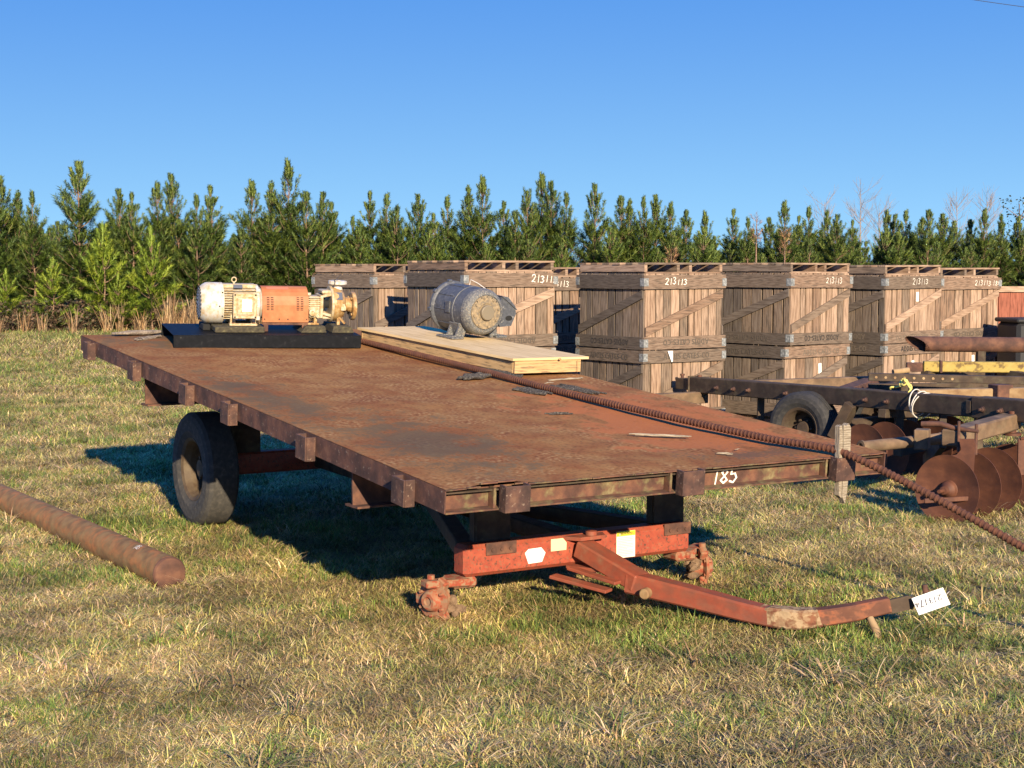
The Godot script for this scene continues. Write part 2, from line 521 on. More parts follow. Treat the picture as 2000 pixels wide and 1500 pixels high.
	var peel := ntex(79, 0.014, 4, [[0.0, lin(0.4, 0.38, 0.33, 0.0)], [0.74, lin(0.3, 0.29, 0.27, 0.0)], [0.86, lin(0.27, 0.265, 0.25, 0.45)], [1.0, lin(0.4, 0.38, 0.35, 0.8)]], 512)
	patches(m, peel); bump(m, pits, 0.1)
	m = mat("grey_peeling", W, 0.6, grey, 4.0)
	patches(m, ntex(80, 0.03, 5, [[0.0, lin(0.26, 0.16, 0.08, 0.8)], [0.24, lin(0.32, 0.25, 0.16, 0.7)], [0.36, lin(0.4, 0.36, 0.28, 0.0)], [0.55, lin(0.4, 0.38, 0.3, 0.0)], [0.7, lin(0.32, 0.31, 0.26, 0.7)], [1.0, lin(0.45, 0.43, 0.37, 0.9)]], 512))
	bump(m, pits, 0.15)
	m = mat("ochre_rust", W, 0.7, ntex(81, 0.03, 5, [[0.0, lin(0.10, 0.09, 0.082)], [0.35, lin(0.19, 0.15, 0.10)], [0.6, lin(0.27, 0.20, 0.115)], [1.0, lin(0.36, 0.29, 0.2)]], 256), 5.0)
	m = mat("shaft", lin(0.24, 0.2, 0.14), 0.5, null, 1.0, 0.3)
	# fresh plywood and pine
	m = mat("plywood", lin(0.72, 0.53, 0.27), 0.8)
	m.albedo_texture = ntex(91, 0.008, 4, [[0.0, lin(0.72, 0.68, 0.6)], [0.4, lin(0.88, 0.86, 0.82)], [0.7, W], [1.0, lin(1.0, 0.98, 0.92)]], 512, FastNoiseLite.TYPE_SIMPLEX_SMOOTH, 20.0)
	m.uv1_scale = Vector3(0.6, 5.0, 1)
	var pine := mat("pine_board", lin(0.50, 0.33, 0.16), 0.8)
	pine.albedo_texture = m.albedo_texture
	pine.uv1_scale = Vector3(0.9, 9.0, 1)
	patches(pine, stains)
	# old grey wood and bark
	m = mat("grey_wood", lin(0.42, 0.37, 0.29), 0.95)
	m.albedo_texture = grain
	m.uv1_scale = Vector3(1.2, 14.0, 1)
	bump(m, grain_h, 0.5)
	m = mat("bark_grey", W, 0.95, ntex(95, 0.03, 5, [[0.0, lin(0.07, 0.055, 0.045)], [0.5, lin(0.2, 0.16, 0.125)], [1.0, lin(0.42, 0.36, 0.29)]], 256), 3.0)
	bump(m, pits, 1.0)
	m = mat("bark_dark", W, 0.95, ntex(96, 0.04, 5, [[0.0, lin(0.025, 0.022, 0.02)], [0.55, lin(0.06, 0.052, 0.045)], [0.8, lin(0.2, 0.18, 0.15)], [1.0, lin(0.42, 0.39, 0.33)]], 256), 5.0)
	bump(m, pits, 1.0)
	m = mat("trunk_bark", W, 0.95, ntex(97, 0.03, 5, [[0.0, lin(0.12, 0.07, 0.045)], [0.5, lin(0.23, 0.145, 0.095)], [1.0, lin(0.36, 0.25, 0.17)]], 256), 2.0)
	bump(m, pits, 1.0)
	m = mat("yellow_paint", lin(0.55, 0.53, 0.5), 0.7, ntex(98, 0.02, 5, [[0.0, lin(0.15, 0.08, 0.03)], [0.3, lin(0.3, 0.2, 0.05)], [0.4, lin(0.62, 0.46, 0.1)], [1.0, lin(0.75, 0.6, 0.18)]], 256), 2.0)
	mat("label_cream_white", lin(0.72, 0.70, 0.58), 0.7)
	mat("rim_grey", lin(0.3, 0.31, 0.33), 0.7, tanned, 2.0)
	mat("twig", lin(0.30, 0.235, 0.2), 0.9)
	mat("yellow_rope", lin(0.7, 0.6, 0.16), 0.9)
	mat("white_wire", lin(0.6, 0.56, 0.5), 0.6)
	m = mat("red_wood", lin(0.33, 0.115, 0.075), 0.9)
	m.albedo_texture = grain
	m.uv1_scale = Vector3(0.6, 5.0, 1)
	mat("black_plastic", lin(0.02, 0.02, 0.022), 0.6)
	mat("wire_dark", lin(0.03, 0.03, 0.035), 0.7)
	mat("warning_yellow", lin(0.80, 0.66, 0.03), 0.6)
	mat("label_cream", lin(0.60, 0.55, 0.33), 0.7)
	mat("tag_ink", lin(0.05, 0.05, 0.06), 0.8)
	mat("label_ink", lin(0.3, 0.3, 0.28), 0.8)
	for k in ["grass", "needles", "leaves"]:
		m = mat(k, W, 0.75 if k != "needles" else 0.6)
		m.vertex_color_use_as_albedo = true
		if k == "leaves":
			m.backlight_enabled = true
			m.backlight = Color(0.4, 0.4, 0.4)
	deck_material()

func deck_material() -> void:
	# the deck's rust: red scale, ochre film, one grey patch near the left front and one bright orange one beside the bar
	var w := 1024
	var h := 512
	var im := []
	for k in [[201, 0.006, 4], [202, 0.02, 4], [203, 0.16, 2], [204, 0.010, 3]]:
		var f := FastNoiseLite.new()
		f.seed = k[0]
		f.frequency = k[1]
		f.fractal_octaves = k[2]
		f.fractal_gain = 0.6
		im.append(f.get_image(w, h).get_data())
	var a: PackedByteArray = im[0]
	var b: PackedByteArray = im[1]
	var d: PackedByteArray = im[2]
	var e: PackedByteArray = im[3]
	var outp := PackedByteArray()
	outp.resize(w * h * 3)
	var lut := PackedByteArray()
	lut.resize(1024)
	for i in 1024:
		lut[i] = int(clampf(Color(i / 1023.0 * 0.6, 0, 0).linear_to_srgb().r, 0, 1) * 255.0)
	for y in h:
		var zx := y / float(h) * 2.44           # x on the deck
		for x in w:
			var zz := x / float(w) * 5.2        # metres back from the front edge
			var i := y * w + x
			var n0 := a[i] / 255.0
			var n1 := b[i] / 255.0
			var n2 := d[i] / 255.0
			var n3 := e[i] / 255.0
			var t := clampf((n1 - 0.5) * 1.6 + (n0 - 0.5) * 0.9 + 0.5, 0.0, 1.0)
			var r := lerpf(0.24, 0.315, t)
			var g := lerpf(0.095, 0.158, t)
			var bl := lerpf(0.036, 0.058, t)
			# ochre speckle
			var sp := clampf((n2 - 0.56) * 6.0, 0.0, 1.0) * clampf((n3 - 0.42) * 4.0, 0.0, 1.0)
			r = lerpf(r, 0.40, sp * 0.8); g = lerpf(g, 0.25, sp * 0.8); bl = lerpf(bl, 0.11, sp * 0.8)
			# dark flecks
			var df := clampf((0.42 - n2) * 5.0, 0.0, 1.0) * 0.5
			r *= 1.0 - df * 0.65; g *= 1.0 - df * 0.62; bl *= 1.0 - df * 0.55
			# orange rust bloom
			var q := 1.0 - Vector2((zz - 1.0) / 1.25, (zx - 1.9) / 0.55).length() + (n1 - 0.5) * 1.5 + (n3 - 0.5) * 0.8
			var o := clampf(q * 2.2, 0.0, 1.0)
			r = lerpf(r, 0.40, o * 0.85); g = lerpf(g, 0.135, o * 0.85); bl = lerpf(bl, 0.05, o * 0.85)
			# grey-green film patches: near the left front, along the front edge and the far left corner
			q = maxf(1.0 - Vector2((zz - 0.95) / 0.75, (zx - 0.42) / 0.34).length(), 0.75 - Vector2((zz - 2.3) / 1.3, (zx - 0.2) / 0.24).length())
			q = maxf(q, 0.55 - Vector2((zz - 0.22) / 0.3, (zx - 1.9) / 0.7).length())
			q = maxf(q, 0.7 - Vector2((zz - 4.9) / 0.6, (zx - 0.5) / 0.7).length())
			q += (n1 - 0.5) * 1.7 + (n2 - 0.5) * 1.1
			o = clampf(q * 2.0, 0.0, 1.0)
			r = lerpf(r, 0.095, o * 0.72); g = lerpf(g, 0.076, o * 0.72); bl = lerpf(bl, 0.050, o * 0.72)
			outp[i * 3] = lut[int(clampf(r / 0.6, 0, 1) * 1023)]
			outp[i * 3 + 1] = lut[int(clampf(g / 0.6, 0, 1) * 1023)]
			outp[i * 3 + 2] = lut[int(clampf(bl / 0.6, 0, 1) * 1023)]
	var img := Image.create_from_data(w, h, false, Image.FORMAT_RGB8, outp)
	var m := mat("deck_rust", Color.WHITE, 0.95)
	m.metallic_specular = 0.25
	m.albedo_texture = ImageTexture.create_from_image(img)
	m.heightmap_enabled = true
	m.heightmap_texture = ImageTexture.create_from_image(Image.create_from_data(w, h, false, Image.FORMAT_L8, d))
	m.heightmap_scale = 0.1

# ---------------------------------------------------------------- ground and plants
var swell: FastNoiseLite

func height(x: float, z: float) -> float:
	return swell.get_noise_2d(x, z) * 0.035 + swell.get_noise_2d(x * 4.0 + 50.0, z * 4.0) * 0.012

func ground() -> void:
	swell = FastNoiseLite.new()
	swell.seed = 5
	swell.frequency = 0.09
	var b := MB.new()
	var edges := []
	var x := -400.0
	while x < 400.0:
		edges.append(x)
		x += 0.5 if absf(x) < 24.0 else (4.0 if absf(x) < 60.0 else 34.0)
	edges.append(400.0)
	var zs := []
	x = -600.0
	while x < 60.0:
		zs.append(x)
		x += 0.5 if x > -50.0 and x < 6.0 else (5.0 if x > -90.0 else 40.0)
	zs.append(60.0)
	for i in edges.size() - 1:
		for j in zs.size() - 1:
			var p := []
			for k in [[0, 0], [1, 0], [1, 1], [0, 1]]:
				var px: float = edges[i + k[0]]
				var pz: float = zs[j + k[1]]
				p.append(Vector3(px, height(px, pz) - 0.012, pz))
			b.flat(p[0], p[1], p[2], Vector3.UP)
			b.flat(p[0], p[2], p[3], Vector3.UP)
	var soil := mat("soil", Color.WHITE, 1.0, ntex(111, 0.02, 6, [[0.0, lin(0.04, 0.03, 0.013)], [0.4, lin(0.085, 0.062, 0.026)], [0.6, lin(0.14, 0.10, 0.042)], [1.0, lin(0.23, 0.17, 0.072)]], 1024), 0.35)
	bump(soil, M["pits"], 2.0)
	var o := part("ground", b, soil, self)
	o.set_meta("kind", "structure")
	o.set_meta("label", "flat field of mown half dormant grass under the trailer and crates")
	o.set_meta("category", "ground")

# one blade: a bent ribbon that narrows to its tip
func blade(b: MB, root: Vector3, az: float, lift: float, bend: float, len: float, w: float, segs := 3) -> void:
	var d := Vector3(cos(az), 0, sin(az))
	var s := Vector3(-d.z, 0, d.x)
	var p := root
	var a := lift
	var prev := [p - s * w * 0.5, p + s * w * 0.5]
	for i in segs:
		var st := len / segs
		var dir := d * cos(a) + Vector3.UP * sin(a)
		var nn := s.cross(dir).normalized()
		if nn.y < 0.0:
			nn = -nn
		p += dir * st
		a -= bend / segs
		if i == segs - 1:
			b.tri(prev[0], prev[1], p, nn, nn, nn)
		else:
			var k := w * 0.5 * (1.0 - 0.3 * (i + 1) / segs)
			var nx := [p - s * k, p + s * k]
			b.quad(prev[0], prev[1], nx[1], nx[0], nn)
			prev = nx

func tuft(sd: int, count: int, spread: float, lens: Vector2, lifts: Vector2, bend: float, w: float, palette: Array, segs := 3) -> ArrayMesh:
	var r := RandomNumberGenerator.new()
	r.seed = sd
	var b := MB.new()
	b.colored = true
	for i in count:
		var q: Vector3 = palette[r.randi() % palette.size()]
		var k := r.randf_range(0.5, 1.3)
		b.col = Color(q.x * k, q.y * k, q.z * k)
		var a := r.randf() * TAU
		var rad := spread * sqrt(r.randf())
		var root := Vector3(cos(a) * rad, -0.012, sin(a) * rad)
		blade(b, root, r.randf() * TAU, r.randf_range(lifts.x, lifts.y), bend * r.randf_range(0.3, 1.4), r.randf_range(lens.x, lens.y), w * r.randf_range(0.7, 1.3), segs)
	return b.mesh()

func scatter(called: String, mesh: Mesh, m: Material, spots: Array, label: String, category: String) -> void:
	var mm := MultiMesh.new()
	mm.transform_format = MultiMesh.TRANSFORM_3D
	mm.use_colors = true
	mm.mesh = mesh
	mm.instance_count = spots.size()
	var buf := PackedFloat32Array()
	buf.resize(spots.size() * 16)
	var i := 0
	for s in spots:   # [position, turn, scale xz, scale y, colour]
		var c: float = cos(s[1])
		var n: float = sin(s[1])
		var p: Vector3 = s[0]
		var q: Color = s[4]
		buf[i] = c * s[2]; buf[i + 2] = n * s[2]; buf[i + 3] = p.x
		buf[i + 5] = s[3]; buf[i + 7] = p.y
		buf[i + 8] = -n * s[2]; buf[i + 10] = c * s[2]; buf[i + 11] = p.z
		buf[i + 12] = q.r; buf[i + 13] = q.g; buf[i + 14] = q.b; buf[i + 15] = 1.0
		i += 16
	mm.buffer = buf
	var o := MultiMeshInstance3D.new()
	o.name = called
	o.multimesh = mm
	o.material_override = m
	add_child(o, true)
	o.set_meta("kind", "stuff")
	o.set_meta("label", label)
	o.set_meta("category", category)

func grass() -> void:
	var straw := [Vector3(0.61, 0.45, 0.205), Vector3(0.51, 0.37, 0.16), Vector3(0.77, 0.61, 0.33), Vector3(0.43, 0.285, 0.13), Vector3(0.52, 0.445, 0.15), Vector3(0.27, 0.18, 0.085), Vector3(0.41, 0.385, 0.10), Vector3(0.69, 0.475, 0.25), Vector3(0.33, 0.33, 0.08)]
	var green := [Vector3(0.13, 0.21, 0.03), Vector3(0.18, 0.26, 0.04), Vector3(0.10, 0.16, 0.035), Vector3(0.26, 0.30, 0.06), Vector3(0.40, 0.34, 0.12)]
	var straws := []
	var greens := []
	for k in 4:
		straws.append(tuft(300 + k, 26, 0.06, Vector2(0.035, 0.095), Vector2(0.05, 0.95), 1.2, 0.0034, straw))
	for k in 3:
		greens.append(tuft(320 + k, 18, 0.04, Vector2(0.03, 0.08), Vector2(0.5, 1.4), 1.1, 0.0034, green))
	var tall := tuft(340, 34, 0.045, Vector2(0.10, 0.24), Vector2(0.55, 1.4), 1.5, 0.005, straw + straw + green, 4)
	var lists := [[], [], [], [], [], [], [], []]
	var patch := FastNoiseLite.new()
	patch.seed = 9
	patch.frequency = 1.3
	patch.fractal_octaves = 3
	var dry := FastNoiseLite.new()
	dry.seed = 19
	dry.frequency = 0.8
	dry.fractal_octaves = 3
	rng.seed = 77
	# rows of depth: from, to, tufts per square metre, size
	for row in [[3.6, 7.0, 1100.0, 0.92], [7.0, 10.0, 850.0, 0.97], [10.0, 14.0, 580.0, 1.1], [14.0, 20.0, 330.0, 1.5], [20.0, 28.0, 150.0, 2.1], [28.0, 41.5, 70.0, 3.0]]:
		var half0: float = row[0] * 0.345 + 0.9
		var half1: float = row[1] * 0.345 + 0.9
		var count := int((half0 + half1) * (row[1] - row[0]) * row[2])
		for i in count:
			var d: float = sqrt(lerpf(row[0] * row[0], row[1] * row[1], rng.randf()))
			var x := rng.randf_range(-1.0, 1.0) * (d * 0.345 + 0.9)
			var z := -d
			var g := patch.get_noise_2d(x, z) * 0.75 + dry.get_noise_2d(x * 0.35, z * 0.35 + 90.0) * 0.6
			var thin := dry.get_noise_2d(x * 2.2 + 7.0, z * 2.2)
			if thin < -0.18 and rng.randf() < 0.4:
				continue        # bare thatch between the tufts
			var far := clampf((d - 22.0) / 20.0, 0.0, 1.0)
			var is_green := rng.randf() < clampf(0.27 + g * 0.85 + (0.08 if d < 7.5 else 0.0) - far * 0.06, 0.04, 0.85)
			var s: float = row[3] * rng.randf_range(0.6, 1.35)
			var pale := dry.get_noise_2d(x * 1.4 + 30.0, z * 1.4)
			var tone := clampf(0.97 + pale * 0.7, 0.6, 1.4) * rng.randf_range(0.7, 1.25)
			var q := Color(tone, tone * rng.randf_range(0.9, 1.04), tone * rng.randf_range(0.8, 1.1))
			var y := height(x, z)
			if is_green:
				s *= clampf(0.75 + g * 0.8, 0.55, 1.4)
				lists[4 + rng.randi() % 3].append([Vector3(x, y, z), rng.randf() * TAU, s, s * rng.randf_range(0.8, 1.15), q])
			else:
				lists[rng.randi() % 4].append([Vector3(x, y, z), rng.randf() * TAU, s, s * rng.randf_range(0.55, 1.1), q])
			if rng.randf() < 0.004 and d < 20.0 and thin > 0.0:
				lists[7].append([Vector3(x, y, z), rng.randf() * TAU, rng.randf_range(0.7, 1.2), rng.randf_range(0.45, 0.9), q])
	for k in 4:
		scatter("dry_grass", straws[k], M["grass"], lists[k], "short straw coloured mown grass covering the field", "grass")
	for k in 3:
		scatter("green_grass", greens[k], M["grass"], lists[4 + k], "green blades growing in patches through the straw grass", "grass")
	scatter("grass_clump", tall, M["grass"], lists[7], "taller uncut grass tufts standing here and there in the lawn", "grass")

# ---- pines
func shoot(b: MB, r: RandomNumberGenerator, at: Vector3, dir: Vector3, len: float, needles: int, nl: float, w: float, palette: Array, spread := 1.0) -> void:
	var basis := ybasis(dir)
	var base: Vector3 = palette[r.randi() % palette.size()]
	for i in needles:
		var t := 0.1 + 0.9 * sqrt(r.randf())
		var a := r.randf() * TAU
		var radial := basis.x * cos(a) + basis.z * sin(a)
		var d := (basis.y * r.randf_range(0.5, 1.1) + radial * r.randf_range(0.5, 0.95) * spread).normalized()
		var p := at + basis.y * len * t + radial * 0.01
		var tip := p + d * nl * (1.15 - 0.4 * t) * r.randf_range(0.7, 1.15) + Vector3.DOWN * 0.01
		var s := d.cross(Vector3(r.randf_range(-1, 1), r.randf_range(-1, 1), r.randf_range(-1, 1))).normalized() * w * 0.5
		var k := r.randf_range(0.75, 1.25)
		b.col = Color(base.x * k, base.y * k, base.z * k)
		var nn := (radial + d * 0.2 + Vector3.UP * 0.15).normalized()
		b.tri(p - s, p + s, tip, nn, nn, nn)

func pine_proto(sd: int, h: float, wide: float, bare: float, palette: Array, dens := 1.0) -> Array:   # [trunk mesh, crown mesh]
	var r := RandomNumberGenerator.new()
	r.seed = sd
	var tr := MB.new()
	var cr := MB.new()
	cr.colored = true
	var pts := []
	var rad := []
	for i in 8:
		var t := i / 7.0
		pts.append(Vector3(r.randf_range(-0.03, 0.03) * (1.0 - t), h * 0.93 * t - 0.05 * (1.0 - t), r.randf_range(-0.03, 0.03)))
		rad.append(lerpf(0.0115 * h, 0.006, t))
	tr.tube(pts, rad, 8)
	shoot(cr, r, Vector3(0, h * 0.85, 0), Vector3(0, 1, 0), h * 0.13, 120, 0.13, 0.012, palette, 0.6)
	var whorls := int(h * 3.4)
	for k in whorls:
		var t := clampf(lerpf(bare, 0.93, k / float(whorls - 1)) + r.randf_range(-0.03, 0.03), bare * 0.8, 0.94)
		var y := h * t
		var reach := wide * (0.16 + 1.02 * pow(1.0 - t, 1.0) - 0.08 * t) * (0.75 + 0.25 * smoothstep(bare - 0.02, bare + 0.14, t))
		var num := 5 + r.randi() % 2
		var a0 := r.randf() * TAU
		for j in num:
			var a := a0 + TAU * j / num + r.randf_range(-0.35, 0.35)
			var len := reach * r.randf_range(0.6, 1.2)
			var elev := lerpf(0.12, 1.22, pow(t, 1.3)) + r.randf_range(-0.15, 0.2)
			var out := Vector3(cos(a), 0, sin(a))
			var q := [Vector3(0, y, 0)]
			var e := elev - 0.1
			for s in 4:
				q.append(q[s] + (out * cos(e) + Vector3.UP * sin(e)) * len / 4.0)
				e += 0.16
			tr.tube(q, [0.003 * h * (1.05 - t) + 0.004, 0.009, 0.007, 0.006, 0.004], 5, false)
			var endd: Vector3 = (q[4] - q[3]).normalized()
			var sl := 0.24 + 0.1 * len
			shoot(cr, r, q[4] - endd * 0.14, endd, (sl + 0.14) * (1.0 if t < 0.8 else 0.75), int(60 * dens), 0.11 if t > 0.68 else 0.165, 0.0125, palette, 0.75 if t > 0.68 else 1.0)
			var side := (2 + int(len / 0.22)) if t > 0.68 else (4 + int(len / 0.13))
			for s in side:
				var f := r.randf_range(0.12, 1.0)
				var idx := mini(int(f * 4.0), 3)
				var p: Vector3 = q[idx].lerp(q[idx + 1], f * 4.0 - idx)
				var turn := r.randf_range(0.4, 1.0) * (1.0 if r.randf() < 0.5 else -1.0)
				var d := (endd.rotated(Vector3.UP, turn) + Vector3.UP * r.randf_range(-0.1, 0.5)).normalized()
				shoot(cr, r, p, d, sl * r.randf_range(0.6, 1.0), int(42 * dens), 0.105 if t > 0.68 else 0.16, 0.0125, palette)
	# dead lower twigs
	for k in 7:
		var y := h * r.randf_range(0.1, bare + 0.1)
		var a := r.randf() * TAU
		var out := Vector3(cos(a), r.randf_range(0.1, 0.6), sin(a)).normalized()
		tr.tube([Vector3(0, y, 0), Vector3(0, y, 0) + out * 0.3, Vector3(0, y, 0) + out * r.randf_range(0.4, 0.7) + Vector3(0, 0.08, 0)], [0.011, 0.007, 0.003], 5, false)
	return [tr.mesh(), cr.mesh()]

func pines() -> void:
	var dark := [Vector3(0.052, 0.092, 0.015), Vector3(0.072, 0.120, 0.017), Vector3(0.10, 0.152, 0.021), Vector3(0.058, 0.100, 0.020), Vector3(0.155, 0.20, 0.03)]
	var bright := [Vector3(0.16, 0.24, 0.02), Vector3(0.21, 0.29, 0.025), Vector3(0.12, 0.19, 0.018), Vector3(0.27, 0.33, 0.03)]
	var protos := []
	for k in 9:
		protos.append(pine_proto(400 + k, 4.2, [1.15, 1.0, 1.3, 1.1, 0.95, 1.2, 1.05, 1.35, 0.9][k], [0.16, 0.1, 0.14, 0.27, 0.08, 0.18, 0.2, 0.12, 0.15][k], dark, [1.0, 0.9, 1.0, 0.75, 1.05, 0.85, 0.8, 1.0, 0.7][k]))
	var young := []
	for k in 2:
		young.append(pine_proto(420 + k, 2.5, 0.75, 0.1, bright, 1.2))
	# crown tips along the tree line: picture column, picture row, kind of tree
	var tops := [[-28, 352, 0], [8, 356, 2], [40, 384, 3], [69, 380, 1], [159, 321, 0], [238, 380, 2], [262, 384, 4], [311, 361, 5], [340, 352, 2], [388, 387, 1], [415, 370, 4], [495, 358, 0], [532, 366, 3], [566, 318, 5], [600, 376, 1], [632, 386, 2], [650, 402, 4], [691, 428, 1], [724, 381, 4], [757, 385, 1], [776, 408, 5], [818, 390, 2], [848, 423, 4], [874, 390, 1], [916, 374, 3], [943, 350, 0], [984, 404, 2], [1006, 413, 4], [1030, 376, 5], [1058, 344, 0], [1076, 366, 2], [1106, 383, 1], [1161, 371, 2], [1212, 385, 4], [1228, 399, 3], [1256, 390, 1], [1279, 386, 0], [1308, 400, 5], [1338, 420, 2], [1375, 417, 0], [1430, 415, 4], [1459, 431, 1], [1500, 434, 2], [1529, 398, 5], [1557, 428, 4], [1576, 410, 1], [1612, 420, 3], [1631, 428, 2], [1662, 436, 4], [1729, 415, 0], [1744, 428, 2], [1765, 417, 1], [1797, 431, 5], [1809, 412, 4], [1837, 422, 0], [1860, 440, 2], [1891, 431, 1], [1918, 413, 5], [1951, 428, 3], [1985, 432, 2], [2030, 425, 0]]
	rng.seed = 31
	var heads := ["tall dark green pine", "slender green pine", "broad green pine", "bare-trunked open pine", "narrow bushy pine", "many-topped green pine"]
	for i in tops.size():
		var e: Array = tops[i]
		var d: float = lerpf(42.0, 50.0, clampf(e[0] / 2000.0, 0, 1)) + rng.randf_range(-1.2, 1.6)
		var x: float = (e[0] - 1000.0) / 3000.0 * d
		var h: float = 1.65 + (528.0 - e[1]) / 3000.0 * d
		var s := h / 4.2
		var where := ""
		if e[0] < 380: where = "left of the white motor"
		elif e[0] < 620: where = "behind the white motor"
		elif e[0] < 790: where = "behind the leftmost crates"
		elif e[0] < 1085: where = "behind the grey motor's crates"
		elif e[0] < 1410: where = "behind the crates beside the plywood"
		elif e[0] < 1660: where = "behind the crates over the harrow"
		elif e[0] < 1840: where = "behind the crates at the pipe's end"
		else: where = "behind the rightmost crates"
		var place := "%s from left" % ordinal(i + 1)
		var t := thing("pine_tree", "%s %s, %s" % [heads[e[2]], where, place], "pine tree", Transform3D(Basis(Vector3.UP, rng.randf() * TAU).scaled(Vector3(s * rng.randf_range(0.92, 1.12), s, s * rng.randf_range(0.92, 1.12))), Vector3(x, 0, -d)), "pines along the edge of the plantation")
		var form: int = e[2] if i % 2 == 0 else [6, 8, 7, 3, 1, 6][e[2]]
		pmesh("trunk", protos[form][0], M["trunk_bark"], t)
		pmesh("crown", protos[form][1], M["needles"], t)
	var yl := [[205, 448, 40.4, 0, "bright yellow-green young pine left of the brightest one"], [297, 458, 40.2, 1, "brightest yellow-green young pine, just left of the white motor"], [105, 513, 40.0, 0, "small bright young pine above the weeds near the left edge"], [14, 535, 40.0, 1, "low bright young pine cut by the left picture edge"], [232, 545, 39.9, 1, "smallest bright pine at the foot of the taller yellow-green one"]]
	for e in yl:
		var d: float = e[2]
		var h: float = 1.65 + (528.0 - e[1]) / 3000.0 * d
		var s := h / 2.5
		var t := thing("young_pine", e[4], "pine tree", Transform3D(Basis(Vector3.UP, rng.randf() * TAU).scaled(Vector3(s, s, s) if s > 0.7 else Vector3(0.75, s, 0.75)), Vector3((e[0] - 1000.0) / 3000.0 * d, 0, -d)), "bright young pines in front of the plantation")
		pmesh("trunk", young[e[3]][0], M["trunk_bark"], t)
		pmesh("crown", young[e[3]][1], M["needles"], t)
	# the plantation behind, which reads as one mass
	var spots := [[], [], [], [], [], []]
	for row in 6:
		var x := -26.0
		while x < 30.0:
			var d := 44.5 + row * 2.1 + rng.randf_range(-0.6, 0.6) + x * 0.13
			var u := x / d * 3000.0 + 1000.0
			var top := 2.45 + (0.4 if u < 640 else 0.1) + rng.randf_range(-0.5, 0.3) + row * 0.05
			var s := top / 4.2
			spots[rng.randi() % 6].append([Vector3(x + rng.randf_range(-0.4, 0.4), 0, -d), rng.randf() * TAU, s * rng.randf_range(1.1, 1.4), s, Color(1, 1, 1) * rng.randf_range(0.85, 1.15)])
			x += 1.25
	for k in 6:
		scatter("pine_wood", protos[k][1], M["needles"], spots[k], "pine plantation behind the front row of pines", "wood")
		scatter("pine_trunks", protos[k][0], M["trunk_bark"], spots[k], "trunks standing inside the pine plantation", "wood")
	# dead brown saplings
	for e in [[1531, 466, 41.0, "reddish brown dead pine sapling rising above the crate over the harrow tyre"], [1475, 430, 44.0, "dead brown pine top with a bare pale trunk, among green pines"], [1310, 497, 41.0, "small brown dead tip just above the stacked crate"]]:
		var d: float = e[2]
		var h: float = 1.65 + (527.0 - e[1]) / 3000.0 * d
		var t := thing("dead_pine", e[3], "dead tree", Transform3D(Basis(Vector3.UP, e[0]), Vector3((e[0] - 1000.0) / 3000.0 * d, 0, -d)), "dead brown saplings before the pines")
		var b := MB.new()
		b.tube([Vector3(0, -0.05, 0), Vector3(0.02, h * 0.5, 0), Vector3(0, h, 0)], [0.045, 0.03, 0.008], 7)
		part("trunk", b, M["trunk_bark"], t)
		b = MB.new()
		b.colored = true
		for k in 16:
			var y := h * lerpf(0.72, 0.98, rng.randf())
			var a := rng.randf() * TAU
			shoot(b, rng, Vector3(0, y, 0), Vector3(cos(a) * 0.5, 1.0, sin(a) * 0.5).normalized(), 0.32, 24, 0.16, 0.01, [Vector3(0.32, 0.17, 0.085), Vector3(0.24, 0.13, 0.07), Vector3(0.4, 0.24, 0.12)])
		part("crown", b, M["needles"], t)
	# leafless trees beyond
	var bare := [[1676, 372, "tall thin leafless pale tree rising above the pines"], [1607, 398, "leafless twiggy tree with pinkish buds, left of the tall thin one"], [1713, 410, "leafless tree with reddish twigs, right of the tall thin one"], [1864, 398, "faint leafless tree above the pines left of the far right corner"], [1922, 392, "leafless pale treetop beside the dark leafy sprig"]]
	for e in bare:
		var d := 62.0
		var h: float = 1.65 + (527.0 - e[1]) / 3000.0 * d
		var t := thing("bare_tree", e[2], "leafless tree", Transform3D(Basis(), Vector3((e[0] - 1000.0) / 3000.0 * d, 0, -d)), "leafless trees beyond the pines")
		var b := MB.new()
		b.tube([Vector3(0, -0.1, 0), Vector3(0.04, h * 0.5, 0), Vector3(0, h, 0)], [0.045, 0.028, 0.008], 6)
		part("trunk", b, M["twig"], t)
		b = MB.new()
		for k in 34:
			var y := h * rng.randf_range(0.45, 0.97)
			var a := rng.randf() * TAU
			var o := Vector3(cos(a), rng.randf_range(0.5, 1.3), sin(a)).normalized()
			var p := Vector3(0, y, 0)
			var q := p + o * rng.randf_range(0.4, 1.0)
			b.tube([p, q], [0.009, 0.004], 4, false)
			for j in 3:
				b.tube([p.lerp(q, 0.4 + 0.3 * j * 0.7), q + Vector3(rng.randf_range(-0.3, 0.3), rng.randf_range(0.1, 0.4), rng.randf_range(-0.3, 0.3))], [0.006, 0.003], 4, false)
		part("twigs", b, M["twig"], t)
	# the dark broad-leaved treetop at the right edge
	var lt := thing("leafy_tree", "dark broad-leaved treetop standing above the pines at the right edge", "tree", Transform3D(Basis(), Vector3(982.0 / 3000.0 * 54.0, 0, -54.0)))
	var b2 := MB.new()
	b2.tube([Vector3(0, -0.1, 0), Vector3(0.1, 2.0, 0), Vector3(0.05, 3.9, 0)], [0.07, 0.045, 0.015], 7)
	for k in 9:
		var a := rng.randf() * TAU
		var y := rng.randf_range(2.4, 3.7)
		b2.tube([Vector3(0.06, y, 0), Vector3(0.06 + cos(a) * 0.5, y + 0.35, sin(a) * 0.5)], [0.018, 0.006], 5, false)
	part("trunk", b2, M["trunk_bark"], lt)
	b2 = MB.new()
	b2.colored = true
